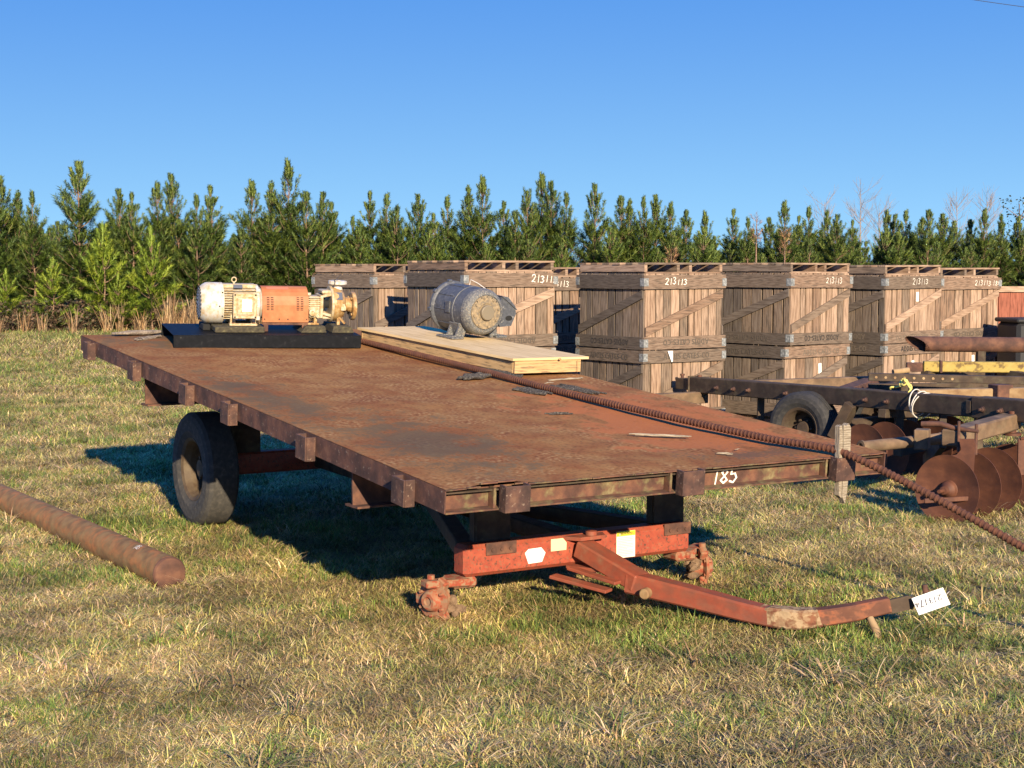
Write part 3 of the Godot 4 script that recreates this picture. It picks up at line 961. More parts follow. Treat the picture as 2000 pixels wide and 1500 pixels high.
	for k in 260:
		var p := Vector3(rng.randf_range(-0.55, 0.55), rng.randf_range(2.5, 4.15), rng.randf_range(-0.55, 0.55))
		leaf(b2, rng, p, 0.11, [Vector3(0.03, 0.042, 0.02), Vector3(0.045, 0.055, 0.025)])
	part("crown", b2, M["leaves"], lt)

func ordinal(i: int) -> String:
	var tail := "th"
	if i % 100 < 11 or i % 100 > 13:
		tail = {1: "st", 2: "nd", 3: "rd"}.get(i % 10, "th")
	return str(i) + tail

func leaf(b: MB, r: RandomNumberGenerator, p: Vector3, s: float, palette: Array) -> void:
	var q: Vector3 = palette[r.randi() % palette.size()]
	var k := r.randf_range(0.7, 1.3)
	b.col = Color(q.x * k, q.y * k, q.z * k)
	var d := Vector3(r.randf_range(-1, 1), r.randf_range(-0.6, 0.8), r.randf_range(-1, 1)).normalized()
	var w := d.cross(Vector3(r.randf_range(-1, 1), r.randf_range(-1, 1), r.randf_range(-1, 1))).normalized()
	var nn := d.cross(w).normalized()
	s *= r.randf_range(0.6, 1.2)
	b.quad(p, p + d * s * 0.5 + w * s * 0.3, p + d * s, p + d * s * 0.5 - w * s * 0.3, nn)

func weeds() -> void:
	rng.seed = 55
	# broomsedge: tan plumes that stand above brown undergrowth along the wood's edge
	var tan := [Vector3(0.36, 0.215, 0.10), Vector3(0.44, 0.29, 0.15), Vector3(0.28, 0.16, 0.075), Vector3(0.5, 0.36, 0.2), Vector3(0.2, 0.125, 0.07)]
	var tufts := []
	for k in 3:
		tufts.append(tuft(500 + k, 34, 0.10, Vector2(0.45, 1.15), Vector2(1.2, 1.56), 0.4, 0.017, tan, 4))
	var bush := MB.new()
	bush.colored = true
	for k in 420:
		var p := Vector3(rng.randf_range(-0.5, 0.5), 0.0, rng.randf_range(-0.4, 0.4))
		p.y = rng.randf() * (0.75 - p.x * p.x * 1.6) 
		leaf(bush, rng, p, 0.075, [Vector3(0.075, 0.048, 0.03), Vector3(0.11, 0.07, 0.04), Vector3(0.055, 0.06, 0.025), Vector3(0.16, 0.10, 0.055), Vector3(0.07, 0.08, 0.03)])
	for k in 40:
		bush.col = Color(0.13, 0.085, 0.055)
		var p := Vector3(rng.randf_range(-0.3, 0.3), 0, rng.randf_range(-0.3, 0.3))
		blade(bush, p, rng.randf() * TAU, rng.randf_range(0.9, 1.5), 0.3, rng.randf_range(0.4, 0.8), 0.012)
	var bushm := bush.mesh()
	var lists := [[], [], []]
	var bushes := []
	for i in 300:
		var u := rng.randf_range(-120.0, 900.0)
		var d := rng.randf_range(38.4, 39.8) + maxf(0.0, u) / 2000.0 * 5.0
		var thick := (0.25 + 0.75 * smoothstep(200.0, 420.0, u)) * clampf(0.75 + swell.get_noise_2d(u * 0.28, 3.0) * 1.8, 0.05, 1.0)
		if rng.randf() > thick:
			continue
		var s := rng.randf_range(0.4, 1.0) * (1.0 + (0.45 if absf(u - 318.0) < 14.0 else 0.0))
		lists[rng.randi() % 3].append([Vector3((u - 1000.0) / 3000.0 * d, 0, -d), rng.randf() * TAU, rng.randf_range(0.8, 1.2), s, Color(1, 1, 1) * rng.randf_range(0.8, 1.15)])
	for i in 700:
		var u := rng.randf_range(-160.0, 900.0) if i < 480 else rng.randf_range(700.0, 2100.0)
		var d := rng.randf_range(39.6, 41.8) + maxf(0.0, u) / 2000.0 * 6.0
		var s := rng.randf_range(0.7, 1.15)
		bushes.append([Vector3((u - 1000.0) / 3000.0 * d, 0, -d), rng.randf() * TAU, s * 1.3, s, Color(1, 1, 1) * rng.randf_range(0.7, 1.3)])
	for k in 3:
		scatter("dry_weeds", tufts[k], M["grass"], lists[k], "tall tan dead grass plumes along the foot of the pines", "weeds")
	scatter("undergrowth", bushm, M["leaves"], bushes, "brown brambles and low shrubs at the edge of the pines", "undergrowth")

# ---------------------------------------------------------------- crates
const CH := 0.852

# an upright crate of boards on skids; the stencilled band is at the top
func make_crate(root: Node3D, s: float, sd: int) -> void:
	var r := RandomNumberGenerator.new()
	r.seed = sd
	var h := s * 0.5
	for side in 4:
		var f := Transform3D(Basis(Vector3.UP, side * PI * 0.5), Vector3())
		var x := -h + 0.004
		var i := 0
		while x < h - 0.03:
			var w := r.randf_range(0.085, 0.15)
			if i == 0: w = r.randf_range(0.075, 0.095)
			if x + w > h - 0.05: w = h - 0.004 - x
			var gap: float = [0.011, 0.018, 0.010, 0.026][r.randi() % 4]
			var top := CH - r.randf_range(0.004, 0.012)
			var size := Vector3(snappedf(w - gap, 0.004), snappedf(top - 0.108, 0.004), 0.018)
			var at := f * Vector3(x + w * 0.5, 0.108 + size.y * 0.5, h - 0.011 + r.randf_range(-0.002, 0.002))
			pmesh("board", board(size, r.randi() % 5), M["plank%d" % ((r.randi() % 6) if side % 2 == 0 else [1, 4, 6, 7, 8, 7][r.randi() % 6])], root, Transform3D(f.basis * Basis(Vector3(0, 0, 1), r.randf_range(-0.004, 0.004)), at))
			x += w
			i += 1
		var ext := s + (0.046 if side % 2 == 0 else 0.0)
		for bd in [[0.122, 0.136], [CH - 0.124, 0.122]]:
			var size := Vector3(ext, bd[1], 0.022)
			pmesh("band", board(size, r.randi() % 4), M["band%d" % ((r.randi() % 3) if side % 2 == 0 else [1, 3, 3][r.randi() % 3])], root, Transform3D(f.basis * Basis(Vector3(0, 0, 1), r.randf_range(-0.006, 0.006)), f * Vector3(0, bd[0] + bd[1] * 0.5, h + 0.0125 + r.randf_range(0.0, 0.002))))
		# brace rising to the right as seen from outside
		var y0 := 0.262
		var y1 := CH - 0.128
		var rise := y1 - y0 - 0.08
		var ang := atan2(rise, s - 0.06)
		var o := MB.new()
		var wdt := 0.083 / cos(ang)
		o.prism([Vector2(-h + 0.012, y0 + 0.004), Vector2(h - 0.008, y1 - wdt), Vector2(h - 0.008, y1 - 0.004), Vector2(-h + 0.012, y0 + wdt - 0.002)], 0.018, Vector3(0, 0, h + 0.002))
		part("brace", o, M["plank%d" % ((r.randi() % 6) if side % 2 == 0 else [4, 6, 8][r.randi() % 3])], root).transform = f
	# zinc corners
	for k in 4:
		var sx := 1.0 if k < 2 else -1.0
		var sz := 1.0 if k % 2 == 0 else -1.0
		for yb in [0.19, CH - 0.063]:
			var y: float = yb + r.randf_range(-0.012, 0.012)
			var b := MB.new()
			b.box(Vector3(sx * (h + 0.0245 - 0.026), y, sz * (h + 0.0275)), Vector3(0.056, 0.078, 0.003))
			b.box(Vector3(sx * (h + 0.0265), y, sz * (h + 0.0245 - 0.026)), Vector3(0.003, 0.078, 0.06))
			b.box(Vector3(sx * (h + 0.0255), y, sz * (h + 0.0265)), Vector3(0.004, 0.079, 0.004))
			part("corner_bracket", b, M["zinc"], root)
	# floor, runners and skid boards
	for i in 7:
		var z := -h + 0.075 + i * (s - 0.15) / 6.0
		pmesh("floor_board", board(Vector3(s - 0.045, 0.016, 0.13), r.randi() % 4), M["plank%d" % (r.randi() % 6)], root, Transform3D(Basis(), Vector3(0, 0.099 + 0.0005 * (i % 2), z)))
	for x: float in [-h + 0.022, -0.085, 0.075, h - 0.022]:
		pmesh("runner", board(Vector3(0.036, 0.07, s - 0.01), r.randi() % 4), M["plank%d" % (r.randi() % 6)], root, Transform3D(Basis(), Vector3(x, 0.0545, 0)))
	for i in 6:
		var z := -h + 0.05 + i * (s - 0.1) / 5.0
		pmesh("skid_board", board(Vector3(s + r.randf_range(-0.01, 0.02), 0.018, 0.105), r.randi() % 4), M["plank%d" % (r.randi() % 6)], root, Transform3D(Basis(Vector3.UP, r.randf_range(-0.01, 0.01)), Vector3(0, 0.0095, z)))

var stencil: TextMesh

# lettering on a face of a crate: side 0 is +z, 1 is +x, 3 is -x
func on_face(root: Node3D, mesh: Mesh, m: Material, called: String, side: int, x: float, y: float, s: float, turned: bool, proud := 0.0265) -> void:
	var f := Transform3D(Basis(Vector3.UP, side * PI * 0.5), Vector3())
	var b := Basis(Vector3(0, 0, 1), PI) if turned else Basis()
	pmesh(called, mesh, m, root, f * Transform3D(b, Vector3(x, y, s * 0.5 + proud)))

func crates() -> void:
	stencil = TextMesh.new()
	stencil.text = "ADDIS CATES-CO"
	var fnt := SystemFont.new()
	fnt.font_names = PackedStringArray(["Droid Sans"])
	fnt.font_weight = 700
	stencil.font = fnt
	stencil.font_size = 32
	stencil.pixel_size = 0.0024
	stencil.depth = 0.0008
	# near corner x, z; turn in degrees; side; ground; what stands out
	var st := [
		[-1.477, -16.60, 46.0, 1.03, -0.01, "leftmost stack, behind the pump", "", 0.0],
		[-0.440, -14.80, 36.0, 1.07, 0.02, "stack behind the grey motor", "213113", 0.24],
		[0.250, -17.00, 36.0, 1.07, -0.044, "in the half hidden stack right of the grey motor", "213113", -0.35],
		[1.276, -14.95, 34.4, 1.03, 0.0, "stack at the plywood platform's right corner", "213113", -0.27],
		[2.849, -15.80, 41.8, 1.03, 0.0, "stack above the harrow tyre", "213113", 0.06],
		[4.056, -16.67, 41.4, 1.03, -0.02, "stack behind the open end of the rusty pipe", "213113", -0.05],
		[5.11, -18.30, 34.0, 1.03, -0.05, "rightmost stack, next to the red bin", "213113 180", 0.06]]
	for i in st.size():
		var e: Array = st[i]
		var yaw := deg_to_rad(e[2])
		var s: float = e[3]
		var b := Basis(Vector3.UP, yaw)
		var centre: Vector3 = Vector3(e[0], e[4], e[1]) - b * Vector3(-s * 0.5, 0, s * 0.5)
		var r := RandomNumberGenerator.new()
		r.seed = 900 + i
		var jitter := Vector3(r.randf_range(-0.035, -0.005), 0, r.randf_range(-0.01, 0.02))
		var lower := thing("wooden_crate", "lower wooden crate on the ground, %s" % e[5], "crate", Transform3D(b * Basis(Vector3.UP, r.randf_range(-0.02, 0.02)), centre + b * jitter), "stacked wooden crates")
		make_crate(lower, s, 1000 + i * 2)
		var uy: float = e[4] + CH * 2.0 + 0.004
		var upper := thing("wooden_crate", "upper wooden crate turned upside down, %s" % e[5], "crate", Transform3D(b * Basis(Vector3.UP, r.randf_range(-0.022, 0.022)) * Basis(Vector3(0, 0, 1), PI + r.randf_range(-0.006, 0.006)), Vector3(centre.x, uy + 0.003, centre.z)), "stacked wooden crates")
		make_crate(upper, s, 1001 + i * 2)
		# stencilled owner's name on the bands at the seam, chalked number on the top band
		for q in [[lower, 3], [upper, 1]]:
			for side in [0, q[1]]:
				on_face(q[0], stencil, M[["stencil", "stencil_worn", "stencil_faded", "stencil_worn"][r.randi() % 4]], "stencilled_name", side, 0.03 + r.randf_range(-0.05, 0.04), CH - 0.065 + r.randf_range(-0.008, 0.008), s, false)
		if e[6]:
			var text: MB = writing(e[6], 0.062 if i != 1 else 0.068, [0.006, 0.0075, 0.006, 0.0068, 0.0055, 0.005, 0.0055][i], i)
			# the crate is upside down, so the number is written turned
			on_face(upper, text.mesh(), M["chalk"], "chalk_number", 0, -e[7], 0.215, s, true)
		# paper tags
		if i in [4, 5, 6]:
			var tag := MB.new()
			tag.box(Vector3(0, 0, 0), Vector3(0.05, 0.115, 0.002), 0.0, Basis(Vector3(0, 0, 1), 0.05))
			on_face(lower, tag.mesh(), M["paper"], "paper_tag", 0, [0, 0, 0, 0, 0.06, 0.02, 0.08][i], 0.60, s, false, 0.006)
		if i == 5:
			var tag := MB.new()
			tag.box(Vector3(0, 0, 0), Vector3(0.05, 0.105, 0.002))
			on_face(upper, tag.mesh(), M["paper"], "paper_tag", 0, -0.07, 0.35, s, false, 0.006)
	# a torn paper strip at the seam and a split strip on the top band of the stack by the platform
	var b3 := Basis(Vector3.UP, deg_to_rad(34.4))
	var flap := MB.new()
	flap.prism([Vector2(0, 0), Vector2(0.066, 0.0), Vector2(0.066, -0.105), Vector2(0.05, -0.11)], 0.002)
	single("paper_scrap", flap, M["paper"], "torn triangular white paper hanging at the seam of the stack beside the plywood", "paper", Transform3D(b3, Vector3(1.276, 0.845, -14.95) + b3 * Vector3(0.27, 0, 0.052)))
	# red plank bin and what stands before it
	var rb := thing("red_bin", "red painted plank bin with a pale top rail at the right edge", "bin", Transform3D(Basis(Vector3.UP, deg_to_rad(12.0)), Vector3(6.55, 0, -19.6)))
	for i in 9:
		var w := 0.155
		pmesh("board", board(Vector3(w - 0.004, 1.30, 0.02), i % 5), M["red_wood"], rb, Transform3D(Basis(), Vector3(-0.62 + i * w, 0.72, 0.55)))
		if i < 7:
			pmesh("board", board(Vector3(0.02, 1.30, w - 0.004), i % 5), M["red_wood"], rb, Transform3D(Basis(), Vector3(-0.705, 0.72, 0.47 - i * w)))
			pmesh("board", board(Vector3(0.02, 1.30, w - 0.004), i % 5), M["red_wood"], rb, Transform3D(Basis(), Vector3(0.705, 0.72, 0.47 - i * w)))
	pmesh("top_rail", board(Vector3(1.46, 0.07, 0.03), 0), M["plank2"], rb, Transform3D(Basis(), Vector3(0, 1.40, 0.577)))
	pmesh("bottom_rail", board(Vector3(1.46, 0.09, 0.03), 1), M["band0"], rb, Transform3D(Basis(), Vector3(0, 0.1, 0.577)))
	for x in [-0.66, 0.0, 0.66]:
		pmesh("foot", board(Vector3(0.09, 0.08, 1.1), 1), M["band1"], rb, Transform3D(Basis(), Vector3(x, 0.03, 0)))
	var bb := thing("black_tank", "black plastic box standing against the red bin", "box", Transform3D(Basis(Vector3.UP, deg_to_rad(12.0)), Vector3(6.18, 0, -18.30)))
	var b4 := MB.new()
	b4.box(Vector3(0, 0.52, 0), Vector3(0.62, 1.0, 0.5), 0.04)
	part("body", b4, M["black_plastic"], bb)
	b4 = MB.new()
	b4.box(Vector3(0, 1.045, 0), Vector3(0.66, 0.05, 0.54), 0.015)
	part("lid", b4, M["black_plastic"], bb)

# ---------------------------------------------------------------- the flatbed trailer
func pocket(parent: Node, m: Material, at: Vector3, across: Vector3, out: Vector3, w: float, top: float, low: float) -> void:
	# a stake pocket: three plates welded to the frame, open above and below
	var b := new_mb(DECK_IN)
	var hgt := top - low
	var mid := (top + low) * 0.5
	var basis := Basis(across, Vector3.UP, out)
	b.box(at + out * 0.051 + Vector3.UP * mid, Vector3(w, hgt, 0.008), 0.002, basis)
	for s in [-1.0, 1.0]:
		b.box(at + out * 0.0245 + across * s * (w * 0.5 - 0.004) + Vector3.UP * mid, Vector3(0.008, hgt, 0.045), 0.0, basis)
	part("stake_pocket", b, m, parent)

var DECK_IN := Transform3D()   # the deck's frame inside the trailer's

func trailer() -> void:
	var t := thing("flatbed_trailer", "rusty brown steel flatbed trailer with red running gear and no front wheels", "trailer", GEAR)
	DECK_IN = GEAR.affine_inverse() * DECK
	var L := 5.2
	var W := 2.44
	# deck plate, slightly buckled
	var b := new_mb(DECK_IN)
	var f := FastNoiseLite.new()
	f.seed = 3
	f.frequency = 0.6
	var nx := 24
	var nz := 52
	var hh := func(x: float, z: float) -> float:
		var e: float = minf(minf(x, W - x), minf(-z, L + z))
		var y: float = f.get_noise_2d(x, z) * 0.018 * clampf(e * 4.0, 0.0, 1.0)
		# the bent-up lip near the left front corner
		y += 0.022 * exp(-pow((x - 0.25) / 0.09, 2.0)) * exp(-pow(z / 0.10, 2.0))
		return y
	for i in nx:
		for j in nz:
			var p := []
			var u := []
			var ns := []
			for k in [[0, 0], [1, 0], [1, 1], [0, 1]]:
				var x: float = W * (i + k[0]) / nx
				var z: float = -L * (j + k[1]) / nz
				p.append(Vector3(x, hh.call(x, z), z))
				u.append(Vector2(-z / L, x / W))
				ns.append(Vector3(hh.call(x - 0.02, z) - hh.call(x + 0.02, z), 0.04, hh.call(x, z - 0.02) - hh.call(x, z + 0.02)).normalized())
			b.tri(p[0], p[1], p[2], ns[0], ns[1], ns[2], u[0], u[1], u[2])
			b.tri(p[0], p[2], p[3], ns[0], ns[2], ns[3], u[0], u[2], u[3])
	part("deck_plate", b, M["deck_rust"], t)
	# ragged plate edge at the front
	b = new_mb(DECK_IN)
	rng.seed = 8
	var x0 := 0.0
	while x0 < W - 0.01:
		var w := minf(rng.randf_range(0.03, 0.09), W - x0)
		var y: float = hh.call(x0 + w * 0.5, 0.0)
		b.box(Vector3(x0 + w * 0.5, y - 0.0035, 0.001 + rng.randf_range(-0.003, 0.003)), Vector3(w, 0.006, 0.008))
		x0 += w
	part("plate_edge", b, M["rust_channel"], t)
	b = new_mb(DECK_IN)
	b.box(Vector3(W * 0.5, -0.020, -L * 0.5), Vector3(W - 0.02, 0.006, L - 0.02))
	part("deck_underside", b, M["rust_dark_and_shade"], t)
	# channels round the edge: flat webs at the sides, flanges outward in front
	b = new_mb(DECK_IN)
	b.box(Vector3(0.003, -0.052, -L * 0.5), Vector3(0.006, 0.098, L))
	b.box(Vector3(0.028, -0.098, -L * 0.5), Vector3(0.044, 0.006, L - 0.004))
	part("side_channel", b, M["rust_frame"], t)
	b = new_mb(DECK_IN)
	b.box(Vector3(W - 0.003, -0.052, -L * 0.5), Vector3(0.006, 0.098, L))
	b.box(Vector3(W - 0.028, -0.098, -L * 0.5), Vector3(0.044, 0.006, L - 0.004))
	part("side_channel", b, M["rust_frame"], t)
	b = new_mb(DECK_IN)
	b.box(Vector3(W * 0.5, -0.054, -0.046), Vector3(W - 0.014, 0.09, 0.006))
	b.box(Vector3(W * 0.5, -0.0985, -0.021), Vector3(W - 0.014, 0.007, 0.044), 0.0, Basis(Vector3.RIGHT, 0.1))
	part("front_channel", b, M["rust_channel"], t)
	b = new_mb(DECK_IN)
	b.box(Vector3(W * 0.5, -0.054, -L + 0.006), Vector3(W - 0.014, 0.09, 0.006))
	part("rear_channel", b, M["rust_frame"], t)
	for x in [0.235, 1.14, 1.31, 2.06, 2.22]:
		b = new_mb(DECK_IN)
		b.box(Vector3(x, -0.052, -0.021), Vector3(0.012, 0.086, 0.042))
		part("gusset", b, M["rust_channel"], t)
	for x: float in [0.316, 1.228, 2.135]:
		pocket(t, M["rust_pocket"], Vector3(x, 0, 0.0), Vector3.RIGHT, Vector3(0, 0, 1), 0.12, 0.003, -0.108)
	for z in [-0.31, -1.32, -2.32, -2.98, -3.93, -4.90]:
		pocket(t, M["rust_pocket"], Vector3(0, 0, z), Vector3(0, 0, 1), Vector3.LEFT, 0.115, -0.010, -0.125)
	for z in [-0.6, -1.6, -2.6, -3.6, -4.6]:
		pocket(t, M["rust_pocket"], Vector3(W, 0, z), Vector3(0, 0, 1), Vector3.RIGHT, 0.15, -0.012, -0.135)
	# chalked lot number on the front channel
	var num := writing("185", 0.066, 0.008, 40)
	var o := pmesh("chalk_number", num.mesh(), M["chalk"], t)
	o.transform = DECK_IN * Transform3D(Basis(), Vector3(1.405, -0.088, -0.0425))
	# cross bolsters: I-beams with tapered ends under the deck
	for e in [[-0.93, 0.575, 0.742], [-3.90, 0.815, 0.990]]:
		b = MB.new()
		var z: float = e[0]
		var lo: float = e[1]
		var hi: float = e[2]
		b.box(Vector3(W * 0.5, (lo + hi) * 0.5, z), Vector3(W - 0.06, hi - lo, 0.010))
		b.box(Vector3(W * 0.5, lo - 0.005, z), Vector3(W - 0.05, 0.010, 0.13))
		b.box(Vector3(W * 0.5, hi - 0.006, z), Vector3(W - 0.05, 0.008, 0.13))
		part("bolster", b, M["rust_plain"], t)
	for z in [-1.75, -2.6, -4.6]:
		b = new_mb(DECK_IN)
		b.box(Vector3(W * 0.5, -0.065, z), Vector3(W - 0.1, 0.08, 0.05))
		part("cross_member", b, M["rust_dark_and_shade"], t)
	for x in [0.72, 1.80]:
		b = new_mb(DECK_IN)
		b.box(Vector3(x, -0.075, -L * 0.5), Vector3(0.06, 0.09, L - 0.2))
		part("long_member", b, M["rust_dark_and_shade"], t)
	# front gear: the red axle beam, its posts, spindles and hubs
	b = MB.new()
	b.box(Vector3(1.265, 0.262, -0.94), Vector3(1.35, 0.152, 0.12), 0.018)
	part("axle_beam", b, M["red_paint"], t)
	for x in [0.79, 1.85]:
		b = MB.new()
		b.box(Vector3(x, 0.452, -0.955), Vector3(0.19, 0.238, 0.012))
		for s in [-1, 1]:
			b.box(Vector3(x + s * 0.094, 0.452, -0.985), Vector3(0.012, 0.238, 0.048))
		part("bolster_post", b, M["rust_dark_and_shade"], t)
		b = MB.new()
		b.box(Vector3(x, 0.313, -0.876), Vector3(0.17, 0.06, 0.008), 0.002)
		for s in [-1, 0, 1]:
			b.lathe([Vector2(0, 0.006), Vector2(0.009, 0.006), Vector2(0.009, 0)], 8, Vector3(x + s * 0.05, 0.308, -0.872), Basis(Vector3.RIGHT, PI / 2))
		part("clamp_plate", b, M["rust_plain"], t)
	for s in [-1.0, 1.0]:
		var cx: float = 1.245 + s * 0.79
		# spindle block hanging from the beam's end
		b = MB.new()
		b.box(Vector3(1.26 + s * 0.66, 0.16, -0.95), Vector3(0.13, 0.05, 0.13), 0.012)
		b.bar(Vector3(1.26 + s * 0.64, 0.165, -0.90), Vector3(cx + s * 0.07, 0.175, -0.93 + (0.02 if s < 0 else -0.08)), 0.07, 0.035, 0.006)
		b.lathe([Vector2(0, 0.02), Vector2(0.02, 0.02), Vector2(0.02, 0)], 6, Vector3(cx + s * 0.02, 0.19, -0.93), Basis())
		part("steering_arm", b, M["red_mud"], t)
		b = MB.new()
		var hb := Basis(Vector3(0, 0, 1), -PI / 2 * s) 
		hb = Basis(Vector3.UP, -0.35 * s) * hb
		b.lathe([Vector2(0.032, -0.07), Vector2(0.05, -0.05), Vector2(0.052, 0.0), Vector2(0.088, 0.008), Vector2(0.092, 0.022), Vector2(0.056, 0.028), Vector2(0.046, 0.052), Vector2(0.038, 0.06), Vector2(0.022, 0.06), Vector2(0.02, 0.05), Vector2(0.0, 0.05)], 20, Vector3(cx, 0.092, -0.92), hb)
		for k in 3:
			var a := TAU * k / 3.0 + 0.5
			b.box(Vector3(cx, 0.092, -0.92) + hb * Vector3(cos(a) * 0.088, 0.0, sin(a) * 0.088), Vector3(0.05, 0.04, 0.055), 0.006, hb * Basis(Vector3.UP, -a))
		for k in 6:
			var a := TAU * k / 6.0
			b.tube([Vector3(cx, 0.092, -0.92) + hb * Vector3(cos(a) * 0.072, 0.0, sin(a) * 0.072), Vector3(cx, 0.092, -0.92) + hb * Vector3(cos(a) * 0.072, 0.042, sin(a) * 0.072)], [0.008, 0.008], 6)
		part("hub", b, M["red_mud"], t)
		b = MB.new()
		for k in 7:
			var c := Vector3(cx - s * 0.05 + rng.randf_range(-0.08, 0.07), rng.randf_range(0.02, 0.14), -0.92 + rng.randf_range(-0.05, 0.07))
			b.lathe([Vector2(0, -0.02), Vector2(0.02, -0.012), Vector2(0.028, 0.004), Vector2(0.012, 0.02), Vector2(0, 0.022)], 7, c, Basis(Vector3(rng.randf(), rng.randf(), 1).normalized(), rng.randf() * 3.0).scaled(Vector3(rng.randf_range(0.5, 1.5), rng.randf_range(0.5, 1.2), rng.randf_range(0.5, 1.5))))
		part("caked_mud", b, M["mud"], t)
	# labels on the beam
	b = MB.new()
	b.prism([Vector2(0, 0.006), Vector2(0.02, -0.048), Vector2(0.098, -0.046), Vector2(0.118, -0.002), Vector2(0.094, 0.026), Vector2(0.02, 0.024)], 0.0015, Vector3(0.925, 0.268, -0.8795))
	part("white_sticker", b, M["paper"], t).set_meta("label", "blank white sticker on the axle beam")
	b = MB.new()
	b.prism([Vector2(0, 0), Vector2(0.09, 0.0), Vector2(0.092, 0.036), Vector2(0.07, 0.06), Vector2(0, 0.06)], 0.0015, Vector3(1.075, 0.268, -0.8795))
	part("cream_sticker", b, M["label_cream"], t).set_meta("label", "faded cream sticker on the axle beam")
	var wl := Transform3D(Basis(), Vector3(1.525, 0.262, -0.8790))
	b = new_mb(wl)
	b.box(Vector3(), Vector3(0.115, 0.135, 0.002))
	var card := part("warning_label", b, M["label_cream_white"], t)
	b = new_mb(wl)
	b.box(Vector3(0, 0.055, 0.0012), Vector3(0.113, 0.024, 0.0015))
	part("yellow_header", b, M["warning_yellow"], card)
	var tm := TextMesh.new()
	tm.text = "WARNING"
	tm.font = stencil.font
	tm.font_size = 24
	tm.pixel_size = 0.0007
	tm.depth = 0.0005
	pmesh("header_word", tm, M["stencil"], card, wl * Transform3D(Basis(), Vector3(0.008, 0.055, 0.0023)))
	b = new_mb(wl)
	b.prism([Vector2(-0.045, 0.048), Vector2(-0.031, 0.048), Vector2(-0.038, 0.061)], 0.0006, Vector3(0, 0, 0.002))
	for i in 12:
		var w := 0.092 if i % 4 != 3 else 0.055
		b.box(Vector3((w - 0.096) * 0.5, 0.034 - i * 0.0082, 0.0012), Vector3(w, 0.0022, 0.001))
	part("small_print", b, M["label_ink"], card)
	# tongue bracket, drag links and the bent red tongue
	b = MB.new()
	b.prism([Vector2(-0.12, 0.0), Vector2(0.13, 0.0), Vector2(0.09, 0.085), Vector2(-0.06, 0.09)], 0.018, Vector3(1.265, 0.335, -0.90), Basis(Vector3.RIGHT, PI / 2))
	b.lathe([Vector2(0, 0.025), Vector2(0.03, 0.02), Vector2(0.03, 0)], 10, Vector3(1.29, 0.336, -0.845), Basis())
	b.prism([Vector2(-0.10, 0.0), Vector2(0.12, 0.0), Vector2(0.06, 0.16), Vector2(-0.02, 0.16)], 0.016, Vector3(1.265, 0.19, -0.88), Basis(Vector3.RIGHT, PI / 2))
	part("tongue_bracket", b, M["red_worn"], t)
	b = MB.new()
	b.bar(Vector3(1.06, 0.155, -0.84), Vector3(1.20, 0.115, -0.56), 0.07, 0.016, 0.003)
	part("drag_link", b, M["red_worn"], t)
	b = MB.new()
	b.bar(Vector3(1.16, 0.185, -0.84), Vector3(1.245, 0.15, -0.55), 0.05, 0.016, 0.003)
	part("drag_link", b, M["red_worn"], t)
	var tg := MB.new()
	tg.bar(Vector3(1.245, 0.275, -0.86), Vector3(1.345, 0.150, -0.50), 0.115, 0.085, 0.008)
	part("tongue_yoke", tg, M["red_worn"], t)
	tg = MB.new()
	var path := [Vector3(1.318, 0.150, -0.555), Vector3(1.45, 0.118, -0.29), Vector3(1.58, 0.082, -0.02), Vector3(1.65, 0.066, 0.11), Vector3(1.715, 0.063, 0.18), Vector3(1.80, 0.072, 0.235), Vector3(1.93, 0.096, 0.315), Vector3(2.08, 0.130, 0.395)]
	square_tube(tg, path, [0.050, 0.047, 0.043, 0.041, 0.040, 0.039, 0.037, 0.034], [0.050, 0.048, 0.046, 0.044, 0.042, 0.040, 0.036, 0.032], 0, 3)
	part("tongue", tg, M["red_worn"], t)
	tg = MB.new()
	square_tube(tg, path, [0.050, 0.047, 0.043, 0.041, 0.040, 0.039, 0.037, 0.034], [0.050, 0.048, 0.046, 0.044, 0.042, 0.040, 0.036, 0.032], 3, 7)
	part("tongue_tip", tg, M["tongue_rust"], t)
	# dried mud caked over the bend
	tg = MB.new()
	var mp := []
	var mh := []
	var mw := []
	for k in 15:
		var q := lerpf(2.55, 5.0, k / 14.0)
		var i := int(q)
		var c: Vector3 = path[i].lerp(path[mini(i + 1, 7)], q - i)
		var full := sin(PI * clampf(k / 14.0, 0.03, 0.97))
		mp.append(c + Vector3(0, 0.004 + rng.randf_range(-0.002, 0.003), 0.002))
		mh.append(0.037 + 0.009 * full + rng.randf_range(-0.002, 0.003))
		mw.append(0.039 + 0.008 * full + rng.randf_range(-0.002, 0.003))
	square_tube(tg, mp, mh, mw)
	part("dried_mud", tg, M["mud_patches"], t)
	tg = MB.new()
	tg.lathe([Vector2(0, 0.085), Vector2(0.02, 0.085), Vector2(0.026, 0.078), Vector2(0.026, 0.0), Vector2(0, 0.0)], 12, Vector3(1.36, 0.118, -0.445), ybasis(Vector3(-0.85, 0.0, 0.5)))
	tg.t = Transform3D()
	part("hinge_pin", tg, M["tan_steel"], t)
	tg = MB.new()
	tg.prism([Vector2(0, -0.03), Vector2(0.11, -0.03), Vector2(0.15, 0.012), Vector2(0.10, 0.034), Vector2(0, 0.032)], 0.018, Vector3(2.07, 0.118, 0.39), Basis(Vector3(0.8, 0.22, 0.52).normalized(), Vector3(0, 1, 0), Vector3(-0.55, 0, 0.83)).orthonormalized())
	part("hitch_plate", tg, M["rust_dark_and_shade"], t)
	tg = MB.new()
	tg.tube([Vector3(2.20, 0.12, 0.46), Vector3(2.24, 0.165, 0.47), Vector3(2.235, 0.215, 0.46)], [0.017, 0.017, 0.013], 8)
	part("hitch_pin", tg, M["rust_plain"], t)
	tg = MB.new()
